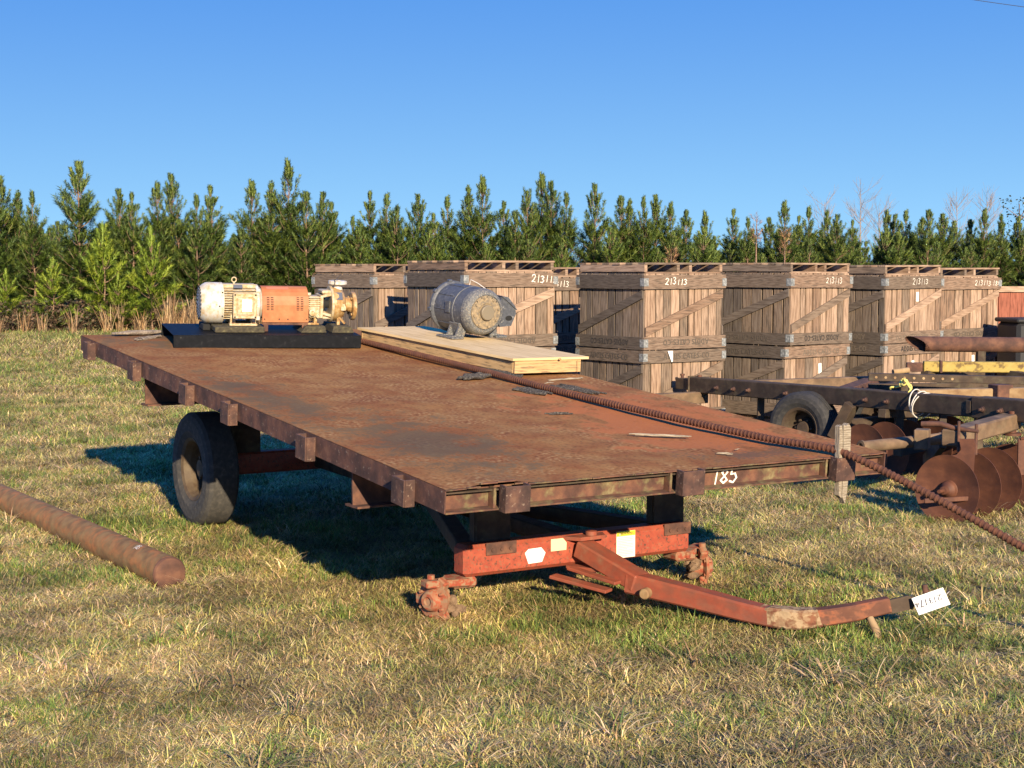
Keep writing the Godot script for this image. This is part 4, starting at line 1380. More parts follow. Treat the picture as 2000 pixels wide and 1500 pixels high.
	tg.tube([Vector3(1.97, 0.08, 0.39), Vector3(1.965, 0.035, 0.43), Vector3(1.95, -0.02, 0.48)], [0.016, 0.02, 0.02], 7)
	part("stand_leg", tg, M["tan_steel"], t)
	# reach: pole and braces from the front gear to the rear axle
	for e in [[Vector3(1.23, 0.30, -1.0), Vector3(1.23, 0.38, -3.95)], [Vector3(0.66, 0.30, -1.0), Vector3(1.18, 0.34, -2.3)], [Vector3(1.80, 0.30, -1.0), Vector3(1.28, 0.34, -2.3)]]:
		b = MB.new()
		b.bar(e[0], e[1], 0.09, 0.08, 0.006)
		part("reach", b, M["rust_dark_and_shade"], t)  # red beams in a dark material that paints the shade under the deck
	# rear axle and wheels
	b = MB.new()
	b.box(Vector3(1.22, 0.39, -4.02), Vector3(1.42, 0.14, 0.11), 0.012)
	part("rear_axle", b, M["red_paint"], t)
	for x in [0.72, 1.76]:
		b = MB.new()
		b.box(Vector3(x, 0.64, -4.0), Vector3(0.2, 0.36, 0.04))
		part("bolster_post", b, M["rust_dark_and_shade"], t)
	b = MB.new()
	b.lathe([Vector2(0.012, 0.0), Vector2(0.012, 0.09), Vector2(0.02, 0.09), Vector2(0.02, 0.105), Vector2(0, 0.105)], 8, Vector3(0.66, 0.74, -3.72), Basis())
	part("grease_cup", b, M["rust_dark_and_shade"], t)
	wheel(t, Vector3(0.455, 0.372, -4.02), Vector3.LEFT, 0.372, 0.215, 0.195, M["rubber_dusty"], M["rim_grey"], false)
	wheel(t, Vector3(1.985, 0.372, -4.02), Vector3.RIGHT, 0.372, 0.215, 0.195, M["rubber_dusty"], M["rim_grey"], false)

# a tyre and rim; out points to the outside
func wheel(parent: Node, at: Vector3, out: Vector3, r: float, w: float, rim: float, mt: Material, mr: Material, ribs := true) -> void:
	var wn := Node3D.new()
	wn.name = "wheel"
	parent.add_child(wn, true)
	var bs := ybasis(out)
	var h := w * 0.5
	var b := MB.new()
	var prof := [Vector2(rim, -h * 0.72), Vector2(rim + 0.012, -h * 0.82), Vector2(rim + 0.05, -h * 0.98), Vector2(r - 0.055, -h), Vector2(r - 0.025, -h * 0.9), Vector2(r - 0.008, -h * 0.72)]
	if ribs:
		for k in 5:
			var y0 := lerpf(-h * 0.66, h * 0.66, k / 5.0)
			var y1 := lerpf(-h * 0.66, h * 0.66, (k + 1) / 5.0)
			prof.append(Vector2(r - (0.002 if k == 0 or k == 4 else 0.0), y0 + 0.003))
			prof.append(Vector2(r - (0.002 if k == 0 or k == 4 else 0.0), y1 - 0.006))
			if k < 4:
				prof.append(Vector2(r - 0.012, y1 - 0.004))
				prof.append(Vector2(r - 0.012, y1 + 0.001))
	prof += [Vector2(r - 0.008, h * 0.72), Vector2(r - 0.025, h * 0.9), Vector2(r - 0.055, h), Vector2(rim + 0.05, h * 0.98), Vector2(rim + 0.012, h * 0.82), Vector2(rim, h * 0.72)]
	smooth_lathe(b, prof, 56, at, bs)
	part("tyre", b, mt, wn)
	b = MB.new()
	b.lathe([Vector2(rim + 0.008, -h * 0.74), Vector2(rim - 0.004, -h * 0.7), Vector2(rim - 0.03, -h * 0.35), Vector2(rim - 0.03, h * 0.35), Vector2(rim - 0.004, h * 0.7), Vector2(rim + 0.012, h * 0.80), Vector2(rim + 0.008, h * 0.84), Vector2(rim - 0.012, h * 0.74), Vector2(rim - 0.03, h * 0.36), Vector2(rim - 0.035, -h * 0.3), Vector2(0.09, -h * 0.4), Vector2(0.06, h * 0.05), Vector2(0.055, h * 0.35), Vector2(0.0, h * 0.38)], 40, at, bs)
	for k in 6:
		var a := TAU * k / 6.0
		var p := at + bs * Vector3(cos(a) * 0.075, h * 0.02, sin(a) * 0.075)
		b.tube([p, p + bs.y * 0.022], [0.011, 0.011], 6)
	part("rim", b, mr, wn)

func smooth_lathe(b: MB, prof: Array, sides: int, at: Vector3, bs: Basis) -> void:
	b.lathe(prof, sides, at, bs)

func square_tube(b: MB, pts: Array, hh: Array, hw: Array, first := 0, last := -1) -> void:   # half heights and half widths at each point
	if last < 0:
		last = pts.size() - 1
	for i in range(first, last):
		var rings := []
		for j in [i, i + 1]:
			var d: Vector3 = (pts[mini(j + 1, pts.size() - 1)] - pts[maxi(j - 1, 0)]).normalized()
			var s := d.cross(Vector3.UP).normalized()
			var u := s.cross(d)
			var ring := []
			for k in [[-1.0, -0.8], [-1.0, 0.8], [-0.8, 1.0], [0.8, 1.0], [1.0, 0.8], [1.0, -0.8], [0.8, -1.0], [-0.8, -1.0]]:
				ring.append(pts[j] + s * k[0] * hw[j] + u * k[1] * hh[j])
			rings.append(ring)
		for k in 8:
			var a: Vector3 = rings[0][k]
			var c: Vector3 = rings[0][(k + 1) % 8]
			var d2: Vector3 = rings[1][(k + 1) % 8]
			var e: Vector3 = rings[1][k]
			var mid: Vector3 = (pts[i] + pts[i + 1]) * 0.5
			var nn := (c - a).cross(e - a).normalized()
			if nn.dot((a + c + d2 + e) * 0.25 - mid) < 0.0:
				nn = -nn
			b.quad(a, c, d2, e, nn)
		if i == 0 or i == pts.size() - 2:
			var ring: Array = rings[0] if i == 0 else rings[1]
			var c: Vector3 = pts[0] if i == 0 else pts[pts.size() - 1]
			var dd: Vector3 = (pts[0] - pts[1]) if i == 0 else (pts[-1] - pts[-2])
			for k in 8:
				b.tri(c, ring[k], ring[(k + 1) % 8], dd.normalized(), dd.normalized(), dd.normalized())

# ---------------------------------------------------------------- pump on its black base
func pump_unit() -> void:
	# frame: x along the base, y up, z toward the viewer; origin at the near left bottom corner
	var x := Vector3(1.24, 0, 0.262).normalized()
	var fr := DECK * Transform3D(Basis(x, Vector3.UP, x.cross(Vector3.UP)), Vector3(0.385, 0.001, -4.414))
	var t := thing("pump_unit", "white electric motor and bronze pump with orange coupling guard on a black steel base", "pump", fr)
	var b := MB.new()
	# base: bent plate open at the left end
	b.box(Vector3(0.635, 0.083, -0.335), Vector3(1.265, 0.006, 0.67), 0.002)
	b.box(Vector3(0.635, 0.042, -0.003), Vector3(1.265, 0.083, 0.006), 0.002)
	b.box(Vector3(0.635, 0.042, -0.667), Vector3(1.265, 0.083, 0.006), 0.002)
	b.box(Vector3(1.265, 0.041, -0.335), Vector3(0.006, 0.076, 0.66), 0.0)
	b.box(Vector3(0.9, 0.041, -0.335), Vector3(0.006, 0.076, 0.65), 0.0)
	part("base", b, M["black_paint"], t)
	b = MB.new()
	b.box(Vector3(0.46, 0.1055, -0.315), Vector3(0.335, 0.038, 0.37), 0.005)
	part("riser_block", b, M["mossy_block"], t)
	b = MB.new()
	b.prism([Vector2(0.885, 0.0), Vector2(0.915, 0.042), Vector2(1.05, 0.042), Vector2(1.06, 0.0)], 0.32, Vector3(0, 0.0865, -0.48))
	part("riser_block", b, M["mossy_block"], t)
	b = MB.new()
	b.prism([Vector2(1.10, 0.0), Vector2(1.11, 0.044), Vector2(1.235, 0.040), Vector2(1.255, 0.0)], 0.32, Vector3(0, 0.0865, -0.48))
	part("riser_block", b, M["mossy_block"], t)
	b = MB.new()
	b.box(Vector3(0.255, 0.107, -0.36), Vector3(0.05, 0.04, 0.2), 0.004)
	part("shim_block", b, M["dark_parts_and_hole_shade"], t)
	var cy := 0.268
	var cz := -0.33
	var ax := Basis(Vector3(0, 0, 1), -PI / 2)   # lathe axis along +x
	# motor: fan cover, finned body, end bell
	b = MB.new()
	b.lathe([Vector2(0.0, 0.205), Vector2(0.10, 0.208), Vector2(0.112, 0.214), Vector2(0.130, 0.236), Vector2(0.139, 0.252), Vector2(0.141, 0.27), Vector2(0.141, 0.362), Vector2(0.137, 0.362), Vector2(0.12, 0.362)], 36, Vector3(0, cy, cz), ax)
	var fan := part("fan_cover", b, M["white_paint"], t)
	b = MB.new()
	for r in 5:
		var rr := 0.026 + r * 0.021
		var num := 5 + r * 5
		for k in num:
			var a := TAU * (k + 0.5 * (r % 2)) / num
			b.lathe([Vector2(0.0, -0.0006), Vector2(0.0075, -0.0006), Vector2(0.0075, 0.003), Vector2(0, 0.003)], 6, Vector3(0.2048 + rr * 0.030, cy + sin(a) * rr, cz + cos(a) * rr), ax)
	part("grille_hole", b, M["dark_parts_and_hole_shade"], fan).set_meta("kind", "stuff")  # dark discs on the solid cover paint the shade of its openings
	b = MB.new()
	for p in [Vector3(0.352, 0.35, -0.2147), Vector3(0.352, 0.19, -0.2147), Vector3(0.33, 0.26, -0.1898)]:
		b.lathe([Vector2(0, 0.006), Vector2(0.005, 0.006), Vector2(0.005, -0.004)], 8, p, Basis(Vector3.RIGHT, PI / 2))
	part("screw", b, M["dark_parts_and_hole_shade"], fan)
	b = MB.new()
	b.lathe([Vector2(0.0, 0.35), Vector2(0.108, 0.352), Vector2(0.108, 0.59), Vector2(0.0, 0.60)], 30, Vector3(0, cy, cz), ax)
	part("motor_body", b, M["white_paint"], t)
	for k in 13:
		for s in [-1.0, 1.0]:
			var y := -0.096 + k * 0.016
			var half := sqrt(maxf(0.0, 0.108 * 0.108 - y * y)) - 0.004
			var reach := sqrt(maxf(0.0, 0.131 * 0.131 - y * y))
			if reach - half < 0.006:
				continue
			b = MB.new()
			b.box(Vector3(0.475, cy + y, cz + s * (half + reach) * 0.5), Vector3(0.236, 0.005, reach - half))
			part("cooling_fin", b, M["cream_paint"], t)
	b = MB.new()
	b.box(Vector3(0.475, cy + 0.119, cz), Vector3(0.232, 0.028, 0.10), 0.006)
	part("top_pad", b, M["cream_paint"], t)
	b = MB.new()
	b.box(Vector3(0.463, 0.388, cz + 0.068), Vector3(0.062, 0.028, 0.003), 0.001, Basis(Vector3.RIGHT, -0.62))
	part("name_plate", b, M["name_plate"], t)
	b = MB.new()
	b.lathe([Vector2(0.0, 0.583), Vector2(0.129, 0.583), Vector2(0.131, 0.588), Vector2(0.131, 0.602), Vector2(0.118, 0.612), Vector2(0.10, 0.634), Vector2(0.05, 0.645), Vector2(0.0, 0.646)], 32, Vector3(0, cy, cz), ax)
	for k in 4:
		var a := PI / 4 + k * PI / 2
		b.box(Vector3(0.596, cy + sin(a) * 0.132, cz + cos(a) * 0.132), Vector3(0.03, 0.028, 0.028), 0.005)
	part("end_bell", b, M["white_paint"], t)
	b = MB.new()
	torus(b, Vector3(0.446, 0.428, cz), Vector3(0.2, 0, 1).normalized(), 0.0165, 0.0048)
	b.lathe([Vector2(0.008, 0), Vector2(0.006, 0.012)], 10, Vector3(0.446, 0.402, cz))
	part("eye_bolt", b, M["cream_paint"], t)
	# junction box
	b = MB.new()
	b.box(Vector3(0.492, 0.268, cz + 0.148), Vector3(0.150, 0.162, 0.085), 0.010)
	var jb := part("junction_box", b, M["cream_paint"], t)
	b = MB.new()
	b.box(Vector3(0.492, 0.268, cz + 0.196), Vector3(0.160, 0.172, 0.012), 0.004)
	b.box(Vector3(0.494, 0.266, cz + 0.206), Vector3(0.118, 0.126, 0.012), 0.009)
	part("lid", b, M["cream_paint"], jb)
	b = MB.new()
	b.box(Vector3(0.502, 0.272, cz + 0.2125), Vector3(0.066, 0.082, 0.001))
	part("white_sticker", b, M["paper"], jb)
	for k in [[-1, -1], [1, -1], [1, 1], [-1, 1]]:
		b = MB.new()
		b.lathe([Vector2(0, 0.006), Vector2(0.006, 0.005), Vector2(0.006, 0)], 8, Vector3(0.492 + k[0] * 0.069, 0.268 + k[1] * 0.075, cz + 0.2), Basis(Vector3.RIGHT, PI / 2))
		part("screw", b, M["dark_parts_and_hole_shade"], jb)
	# motor feet
	b = MB.new()
	for z in [cz + 0.105, cz - 0.105]:
		b.box(Vector3(0.495, 0.133, z), Vector3(0.19, 0.016, 0.05), 0.003)
		for xx in [0.425, 0.565]:
			b.box(Vector3(xx, 0.163, z - signf(z - cz) * 0.02), Vector3(0.035, 0.07, 0.05), 0.003)
	part("motor_foot", b, M["cream_paint"], t)
	b = MB.new()
	for xx in [0.425, 0.565]:
		b.lathe([Vector2(0, 0.012), Vector2(0.009, 0.012), Vector2(0.009, 0)], 6, Vector3(xx, 0.140, cz + 0.118))
	part("foot_bolt", b, M["rust_plain"], t)
	# orange coupling guard: arched sheet with straight sides
	b = MB.new()
	var prof := []
	for k in 13:
		var a := PI * k / 12.0
		prof.append(Vector2(cos(a) * 0.118, 0.268 + sin(a) * 0.122 if sin(a) > 0.0 else 0.268))
	prof.append(Vector2(-0.118, 0.152))
	prof.append(Vector2(-0.114, 0.152))
	for k in 13:
		var a := PI - PI * k / 12.0
		prof.append(Vector2(cos(a) * 0.114, 0.268 + sin(a) * 0.118))
	prof.append(Vector2(0.114, 0.152))
	prof.append(Vector2(0.118, 0.152))
	b.prism(prof, 0.318, Vector3(0.624, 0, cz), Basis(Vector3(0, 0, -1), Vector3.UP, Vector3.RIGHT))
	b.box(Vector3(0.783, 0.158, cz + 0.1205), Vector3(0.318, 0.014, 0.005), 0.001)
	var guard := part("coupling_guard", b, M["orange_paint"], t)
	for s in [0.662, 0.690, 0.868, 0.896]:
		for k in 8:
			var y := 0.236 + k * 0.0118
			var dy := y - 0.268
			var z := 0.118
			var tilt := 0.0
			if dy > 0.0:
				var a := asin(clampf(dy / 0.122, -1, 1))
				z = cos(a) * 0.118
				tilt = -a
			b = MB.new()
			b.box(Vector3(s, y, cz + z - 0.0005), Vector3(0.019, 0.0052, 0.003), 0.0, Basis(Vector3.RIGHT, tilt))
			part("vent_slot", b, M["dark_parts_and_hole_shade"], guard)  # dark strip on the sheet, shade of the slot put into colour
	b = MB.new()
	b.box(Vector3(0.735, 0.268 + 0.122 * sin(1.12), cz + 0.1185 * cos(1.12)), Vector3(0.15, 0.032, 0.0016), 0.0, Basis(Vector3.RIGHT, -1.1))
	part("faded_sticker", b, M["pink_print"], guard)
	b = MB.new()
	for xx in [0.64, 0.74, 0.80, 0.93]:
		b.lathe([Vector2(0, 0.005), Vector2(0.005, 0.005), Vector2(0.005, 0)], 6, Vector3(xx, 0.172, cz + 0.118), Basis(Vector3.RIGHT, PI / 2))
	part("screw", b, M["rust_dark_and_shade"], guard)
	b = MB.new()
	b.box(Vector3(0.783, 0.142, cz + 0.11), Vector3(0.316, 0.02, 0.012))
	for xx in [0.65, 0.915]:
		b.box(Vector3(xx, 0.112, cz + 0.105), Vector3(0.03, 0.05, 0.02))
	part("guard_foot", b, M["rust_plain"], t)
	b = MB.new()
	b.lathe([Vector2(0.0, 0.63), Vector2(0.02, 0.63), Vector2(0.02, 0.7), Vector2(0.06, 0.7), Vector2(0.06, 0.86), Vector2(0.02, 0.86), Vector2(0.02, 1.12), Vector2(0.0, 1.12)], 18, Vector3(0, cy, cz), ax)
	part("coupling", b, M["rust_plain"], t)
	# bearing frame
	b = MB.new()
	b.box(Vector3(0.995, 0.250, cz), Vector3(0.105, 0.15, 0.15), 0.02)
	b.box(Vector3(1.042, 0.255, cz), Vector3(0.022, 0.16, 0.17), 0.004)
	for k in 5:
		b.box(Vector3(0.985, 0.262 + k * 0.014, cz + 0.077), Vector3(0.10, 0.007, 0.012), 0.002)
	b.lathe([Vector2(0.0, 0.0), Vector2(0.052, 0.0), Vector2(0.05, 0.015), Vector2(0.0, 0.015)], 20, Vector3(0.948, cy, cz), ax)
	b.box(Vector3(0.99, 0.215, cz + 0.082), Vector3(0.075, 0.07, 0.03), 0.01)
	part("bearing_frame", b, M["cream_paint"], t)
	for e in [[0.972, 0.217, 0.023], [1.014, 0.196, 0.017]]:
		b = MB.new()
		b.lathe([Vector2(e[2], 0.0), Vector2(e[2], 0.018), Vector2(e[2] * 0.55, 0.02), Vector2(e[2] * 0.5, 0.012), Vector2(0, 0.012)], 18, Vector3(e[0], e[1], cz + 0.094), Basis(Vector3.RIGHT, PI / 2))
		part("oil_cap", b, M["cream_paint"], t)
	b = MB.new()
	b.box(Vector3(0.982, 0.136, cz + 0.06), Vector3(0.085, 0.012, 0.06), 0.003)
	b.box(Vector3(1.0, 0.160, cz + 0.06), Vector3(0.022, 0.05, 0.05), 0.003)
	part("frame_foot", b, M["bronze"], t)
	b = MB.new()
	b.lathe([Vector2(0.012, 0.0), Vector2(0.018, 0.004), Vector2(0.018, 0.02), Vector2(0, 0.022)], 12, Vector3(0.965, 0.325, cz))
	part("breather", b, M["white_paint"], t)
	# open yoke between frame and casing
	b = MB.new()
	for k in 4:
		var a := PI / 4 + k * PI / 2
		b.bar(Vector3(1.05, cy + sin(a) * 0.085, cz + cos(a) * 0.085), Vector3(1.112, cy + sin(a) * 0.105, cz + cos(a) * 0.105), 0.042, 0.02, 0.004)
	b.box(Vector3(1.08, cy + 0.088, cz), Vector3(0.07, 0.024, 0.14), 0.006)
	b.box(Vector3(1.08, cy - 0.088, cz), Vector3(0.07, 0.024, 0.14), 0.006)
	part("yoke", b, M["cream_paint"], t)
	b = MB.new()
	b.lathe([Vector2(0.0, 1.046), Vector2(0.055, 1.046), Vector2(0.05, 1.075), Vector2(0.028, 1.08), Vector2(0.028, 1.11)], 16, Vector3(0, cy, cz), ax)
	part("seal_gland", b, M["dark_parts_and_hole_shade"], t)
	# casing with volute, discharge and suction
	b = MB.new()
	b.lathe([Vector2(0.0, 1.106), Vector2(0.122, 1.106), Vector2(0.127, 1.110), Vector2(0.127, 1.122), Vector2(0.122, 1.126), Vector2(0.10, 1.128)], 36, Vector3(0, cy, cz), ax)
	part("casing_ring", b, M["cream_paint"], t)
	b = MB.new()
	b.lathe([Vector2(0.118, 1.126), Vector2(0.119, 1.14), Vector2(0.116, 1.16), Vector2(0.108, 1.185), Vector2(0.092, 1.205), Vector2(0.065, 1.215), Vector2(0.05, 1.22), Vector2(0.047, 1.268)], 36, Vector3(0, cy, cz), ax)
	var casing := part("pump_casing", b, M["bronze"], t)
	b = MB.new()
	b.prism([Vector2(0, 0), Vector2(0.034, 0.0), Vector2(0.034, 0.022), Vector2(0.024, 0.044), Vector2(0.01, 0.044), Vector2(0, 0.022)], 0.012, Vector3(1.17, 0.235, cz + 0.108))
	part("drain_boss", b, M["cream_paint"], casing)
	b = MB.new()
	b.box(Vector3(1.158, 0.332, cz + 0.094), Vector3(0.052, 0.058, 0.004), 0.001, Basis(Vector3.RIGHT, -0.6))
	part("name_plate", b, M["name_plate"], casing)
	b = MB.new()
	b.lathe([Vector2(0.036, 0.37), Vector2(0.03, 0.395), Vector2(0.034, 0.405), Vector2(0.062, 0.406), Vector2(0.066, 0.410), Vector2(0.066, 0.428), Vector2(0.06, 0.432), Vector2(0.03, 0.432), Vector2(0.028, 0.38)], 28, Vector3(1.168, 0, cz))
	part("discharge_flange", b, M["white_paint"], t)
	b = MB.new()
	b.lathe([Vector2(0.047, 1.255), Vector2(0.05, 1.262), Vector2(0.096, 1.264), Vector2(0.1, 1.268), Vector2(0.1, 1.288), Vector2(0.095, 1.292), Vector2(0.045, 1.292), Vector2(0.042, 1.24)], 32, Vector3(0, cy - 0.012, cz), ax)
	for k in 4:
		var a := PI / 4 + k * PI / 2
		b.tube([Vector3(1.255, cy - 0.012 + sin(a) * 0.078, cz + cos(a) * 0.078), Vector3(1.262, cy - 0.012 + sin(a) * 0.078, cz + cos(a) * 0.078)], [0.01], 6)
	part("suction_flange", b, M["bronze"], t)
	b = MB.new()
	b.box(Vector3(1.165, 0.152, cz + 0.05), Vector3(0.022, 0.05, 0.05), 0.003)
	b.bar(Vector3(1.165, 0.19, cz + 0.06), Vector3(1.21, 0.138, cz + 0.08), 0.03, 0.012, 0.002)
	part("casing_foot", b, M["bronze"], t)
	b = MB.new()
	b.tube([Vector3(1.132, 0.44, cz + 0.05), Vector3(1.135, 0.432, cz + 0.068), Vector3(1.133, 0.405, cz + 0.068)], [0.003, 0.003, 0.003], 5)
	b.tube([Vector3(1.132, 0.435, cz + 0.06), Vector3(1.16, 0.46, cz + 0.05), Vector3(1.185, 0.478, cz + 0.03)], [0.0025, 0.0025, 0.0015], 5)
	part("cable_tie", b, M["wire_dark"], t)

func torus(b: MB, at: Vector3, axis: Vector3, R: float, r: float, n := 18, k := 8) -> void:
	var bs := ybasis(axis)
	for i in n:
		for j in k:
			var q := []
			var nn := []
			for e in [[0, 0], [1, 0], [1, 1], [0, 1]]:
				var a: float = TAU * (i + e[0]) / n
				var c: float = TAU * (j + e[1]) / k
				var o := bs.x * cos(a) + bs.z * sin(a)
				var nr := o * cos(c) + bs.y * sin(c)
				q.append(at + o * R + nr * r)
				nn.append(nr)
			b.tri(q[0], q[1], q[2], nn[0], nn[1], nn[2])
			b.tri(q[0], q[2], q[3], nn[0], nn[2], nn[3])

# ---------------------------------------------------------------- plywood platform and grey motor
func platform_and_motor() -> void:
	var t := thing("plywood_platform", "pale plywood topped wooden platform lying on the rusty deck", "platform", DECK)
	# top corners on the deck: near left, near right, far right, far left (the sheet is a little out of square)
	var nl := Vector2(1.938, -2.668)
	var nr := Vector2(2.480, -2.640)
	var fl := Vector2(1.697, -4.366)
	var fr := Vector2(2.225, -4.36)
	var b := MB.new()
	var hi := 0.117
	var lo := 0.102
	var a := [Vector3(nl.x, hi, nl.y), Vector3(nr.x, hi, nr.y), Vector3(fr.x, hi, fr.y), Vector3(fl.x, hi, fl.y)]
	var dn := Vector3(0, hi - lo, 0)
	b.quad(a[0], a[1], a[2], a[3], Vector3.UP, Vector2(0, 0), Vector2(0, 0.54), Vector2(1.7, 0.54), Vector2(1.7, 0))
	b.quad(a[0] - dn, a[1] - dn, a[2] - dn, a[3] - dn, Vector3.DOWN)
	for i in 4:
		var p: Vector3 = a[i]
		var q: Vector3 = a[(i + 1) % 4]
		var d := (q - p).normalized()
		b.quad(p, q, q - dn, p - dn, Vector3(-d.z, 0, d.x), Vector2(0, 0.9), Vector2(p.distance_to(q), 0.9), Vector2(p.distance_to(q), 0.885), Vector2(0, 0.885))
	part("plywood_sheet", b, M["plywood"], t)
	# rails of the box
	var ins := 0.022
	var c := [Vector3(nl.x + ins, 0, nl.y - 0.012), Vector3(nr.x - 0.05, 0, nr.y - 0.012), Vector3(fr.x - 0.04, 0, fr.y + 0.02), Vector3(fl.x + ins, 0, fl.y + 0.02)]
	for i in 4:
		var p: Vector3 = c[i]
		var q: Vector3 = c[(i + 1) % 4]
		var d := (q - p).normalized()
		b = MB.new()
		var e0 := p + d * (0.0 if i % 2 == 0 else 0.019)
		var e1 := q - d * (0.0 if i % 2 == 0 else 0.019)
		var mid := (e0 + e1) * 0.5 + Vector3(0, 0.061, 0) + Vector3(d.z, 0, -d.x) * 0.018 * 0.5
		b.box(mid, Vector3(e0.distance_to(e1), 0.080, 0.018), 0.001, Basis(d, Vector3.UP, d.cross(Vector3.UP)))
		part("rail", b, M["pine_board"], t)
	for k in 3:
		var p: Vector3 = (c[0] as Vector3).lerp(c[3], 0.1 + 0.4 * k)
		var q: Vector3 = (c[1] as Vector3).lerp(c[2], 0.1 + 0.4 * k)
		b = MB.new()
		b.bar(p + Vector3(0, 0.011, 0), q + Vector3(0, 0.011, 0), 0.05, 0.02, 0.002)
		part("runner", b, M["grey_wood"], t)
	b = MB.new()
	b.box(Vector3(2.392, 0.062, -2.630), Vector3(0.002, 0.079, 0.004))
	b.box(Vector3(2.263, 0.108, -2.640), Vector3(0.02, 0.012, 0.012), 0.003, Basis(Vector3.UP, 0.4))
	part("splinter", b, M["pine_board"], t)
	# the grey motor: axis nearly along the deck
	var mf := DECK * Transform3D(Basis(Vector3.UP, deg_to_rad(3.5)), Vector3(2.235, 0.1175, -3.75)).scaled_local(Vector3(1.09, 1.07, 1.09))
	var m := thing("electric_motor", "old grey electric motor with peeling paint standing on the plywood platform", "motor", mf)
	var cy := 0.172
	var az := Basis(Vector3.RIGHT, PI / 2)   # lathe axis along +z
	b = MB.new()
	b.lathe([Vector2(0.0, -0.235), Vector2(0.13, -0.23), Vector2(0.158, -0.215), Vector2(0.165, -0.205), Vector2(0.165, -0.185), Vector2(0.158, -0.178), Vector2(0.150, -0.172), Vector2(0.150, 0.02), Vector2(0.153, 0.022), Vector2(0.153, 0.04), Vector2(0.149, 0.042), Vector2(0.144, 0.14), Vector2(0.136, 0.165)], 44, Vector3(0, cy, 0), az)
	part("motor_body", b, M["grey_paint"], m)
	b = MB.new()
	b.lathe([Vector2(0.146, 0.128), Vector2(0.149, 0.132), Vector2(0.147, 0.152), Vector2(0.139, 0.172), Vector2(0.126, 0.186), Vector2(0.112, 0.190), Vector2(0.110, 0.184), Vector2(0.0, 0.184)], 44, Vector3(0, cy, 0), az)
	var bell := part("end_bell", b, M["grey_peeling"], m)
	b = MB.new()
	b.lathe([Vector2(0.106, 0.184), Vector2(0.104, 0.192), Vector2(0.06, 0.196), Vector2(0.052, 0.192), Vector2(0.0, 0.192)], 36, Vector3(0, cy, 0), az)
	part("bearing_cap", b, M["ochre_rust"], bell)
	b = MB.new()
	b.lathe([Vector2(0.047, 0.190), Vector2(0.047, 0.214), Vector2(0.043, 0.218), Vector2(0.0, 0.218)], 28, Vector3(0, cy, 0), az)
	part("shaft_end", b, M["shaft"], bell)
	for k in 8:
		var an := TAU * k / 8.0 + 0.2
		b = MB.new()
		b.lathe([Vector2(0, 0.008), Vector2(0.008, 0.008), Vector2(0.008, 0)], 6, Vector3(cos(an) * 0.09, cy + sin(an) * 0.09, 0.193), az)
		part("bolt", b, M["ochre_rust"], bell)
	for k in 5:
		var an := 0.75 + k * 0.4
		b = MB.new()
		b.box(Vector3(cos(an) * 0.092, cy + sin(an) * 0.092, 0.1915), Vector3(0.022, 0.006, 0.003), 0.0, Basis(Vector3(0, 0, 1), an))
		part("cooling_slot", b, M["dark_parts_and_hole_shade"], bell)  # dark strip painting the shade inside a slot
	# rear lugs and clamp band
	for k in 3:
		var an := PI * 0.55 + k * 0.75
		b = MB.new()
		b.box(Vector3(cos(an) * 0.167, cy + sin(an) * 0.167, -0.196), Vector3(0.016, 0.026, 0.034), 0.004, Basis(Vector3(0, 0, 1), an))
		part("lug", b, M["grey_paint"], m)
	b = MB.new()
	for k in 10:
		var a0 := TAU * k / 10.0
		b.tube([Vector3(cos(a0) * 0.1515, cy + sin(a0) * 0.1515, -0.16), Vector3(cos(a0) * 0.1515, cy + sin(a0) * 0.1515, 0.01)], [0.0035], 5)
	part("seam_ridge", b, M["grey_paint"], m)
	# blank plate on the left flank
	b = MB.new()
	b.box(Vector3(-0.150, cy + 0.02, -0.01), Vector3(0.014, 0.075, 0.05), 0.003)
	part("flank_plate", b, M["grey_paint"], m)
	# feet
	for s in [-1.0, 1.0]:
		b = MB.new()
		b.prism([Vector2(0.075, 0.07), Vector2(0.125, 0.10), Vector2(0.155, 0.02), Vector2(0.205, 0.016), Vector2(0.205, 0.001), Vector2(0.10, 0.001)], 0.016, Vector3(0, 0, -0.01), Basis(Vector3(s, 0, 0), Vector3.UP, Vector3(0, 0, 1)))
		b.prism([Vector2(0.075, 0.07), Vector2(0.125, 0.10), Vector2(0.155, 0.02), Vector2(0.205, 0.016), Vector2(0.205, 0.001), Vector2(0.10, 0.001)], 0.016, Vector3(0, 0, 0.085), Basis(Vector3(s, 0, 0), Vector3.UP, Vector3(0, 0, 1)))
		b.box(Vector3(s * 0.162, 0.008, 0.045), Vector3(0.085, 0.014, 0.19), 0.003)
		b.box(Vector3(s * 0.118, 0.05, 0.045), Vector3(0.014, 0.10, 0.11), 0.002, Basis(Vector3(0, 0, 1), -s * 0.3))
		part("foot", b, M["grey_peeling"], m)
	# conduit box on the right flank, open at its lower face
	b = MB.new()
	var ob := [Vector2(0.12, 0.16), Vector2(0.16, 0.265), Vector2(0.205, 0.26), Vector2(0.262, 0.20), Vector2(0.268, 0.15), Vector2(0.235, 0.075), Vector2(0.15, 0.07)]
	b.prism(ob, 0.15, Vector3(0, 0, -0.02), Basis())
	var cb := part("conduit_box", b, M["grey_paint"], m)
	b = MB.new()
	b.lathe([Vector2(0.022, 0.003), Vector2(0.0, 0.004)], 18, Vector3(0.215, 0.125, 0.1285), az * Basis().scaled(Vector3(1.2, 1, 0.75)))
	part("cable_hole", b, M["dark_parts_and_hole_shade"], cb)  # black disc painting the shade of the opening
	b = MB.new()
	b.bar(Vector3(0.155, 0.268, 0.055), Vector3(0.272, 0.178, 0.055), 0.165, 0.006, 0.002, Vector3.UP)
	part("box_lid", b, M["grey_paint"], cb)
	# lifting wire on top
	b = MB.new()
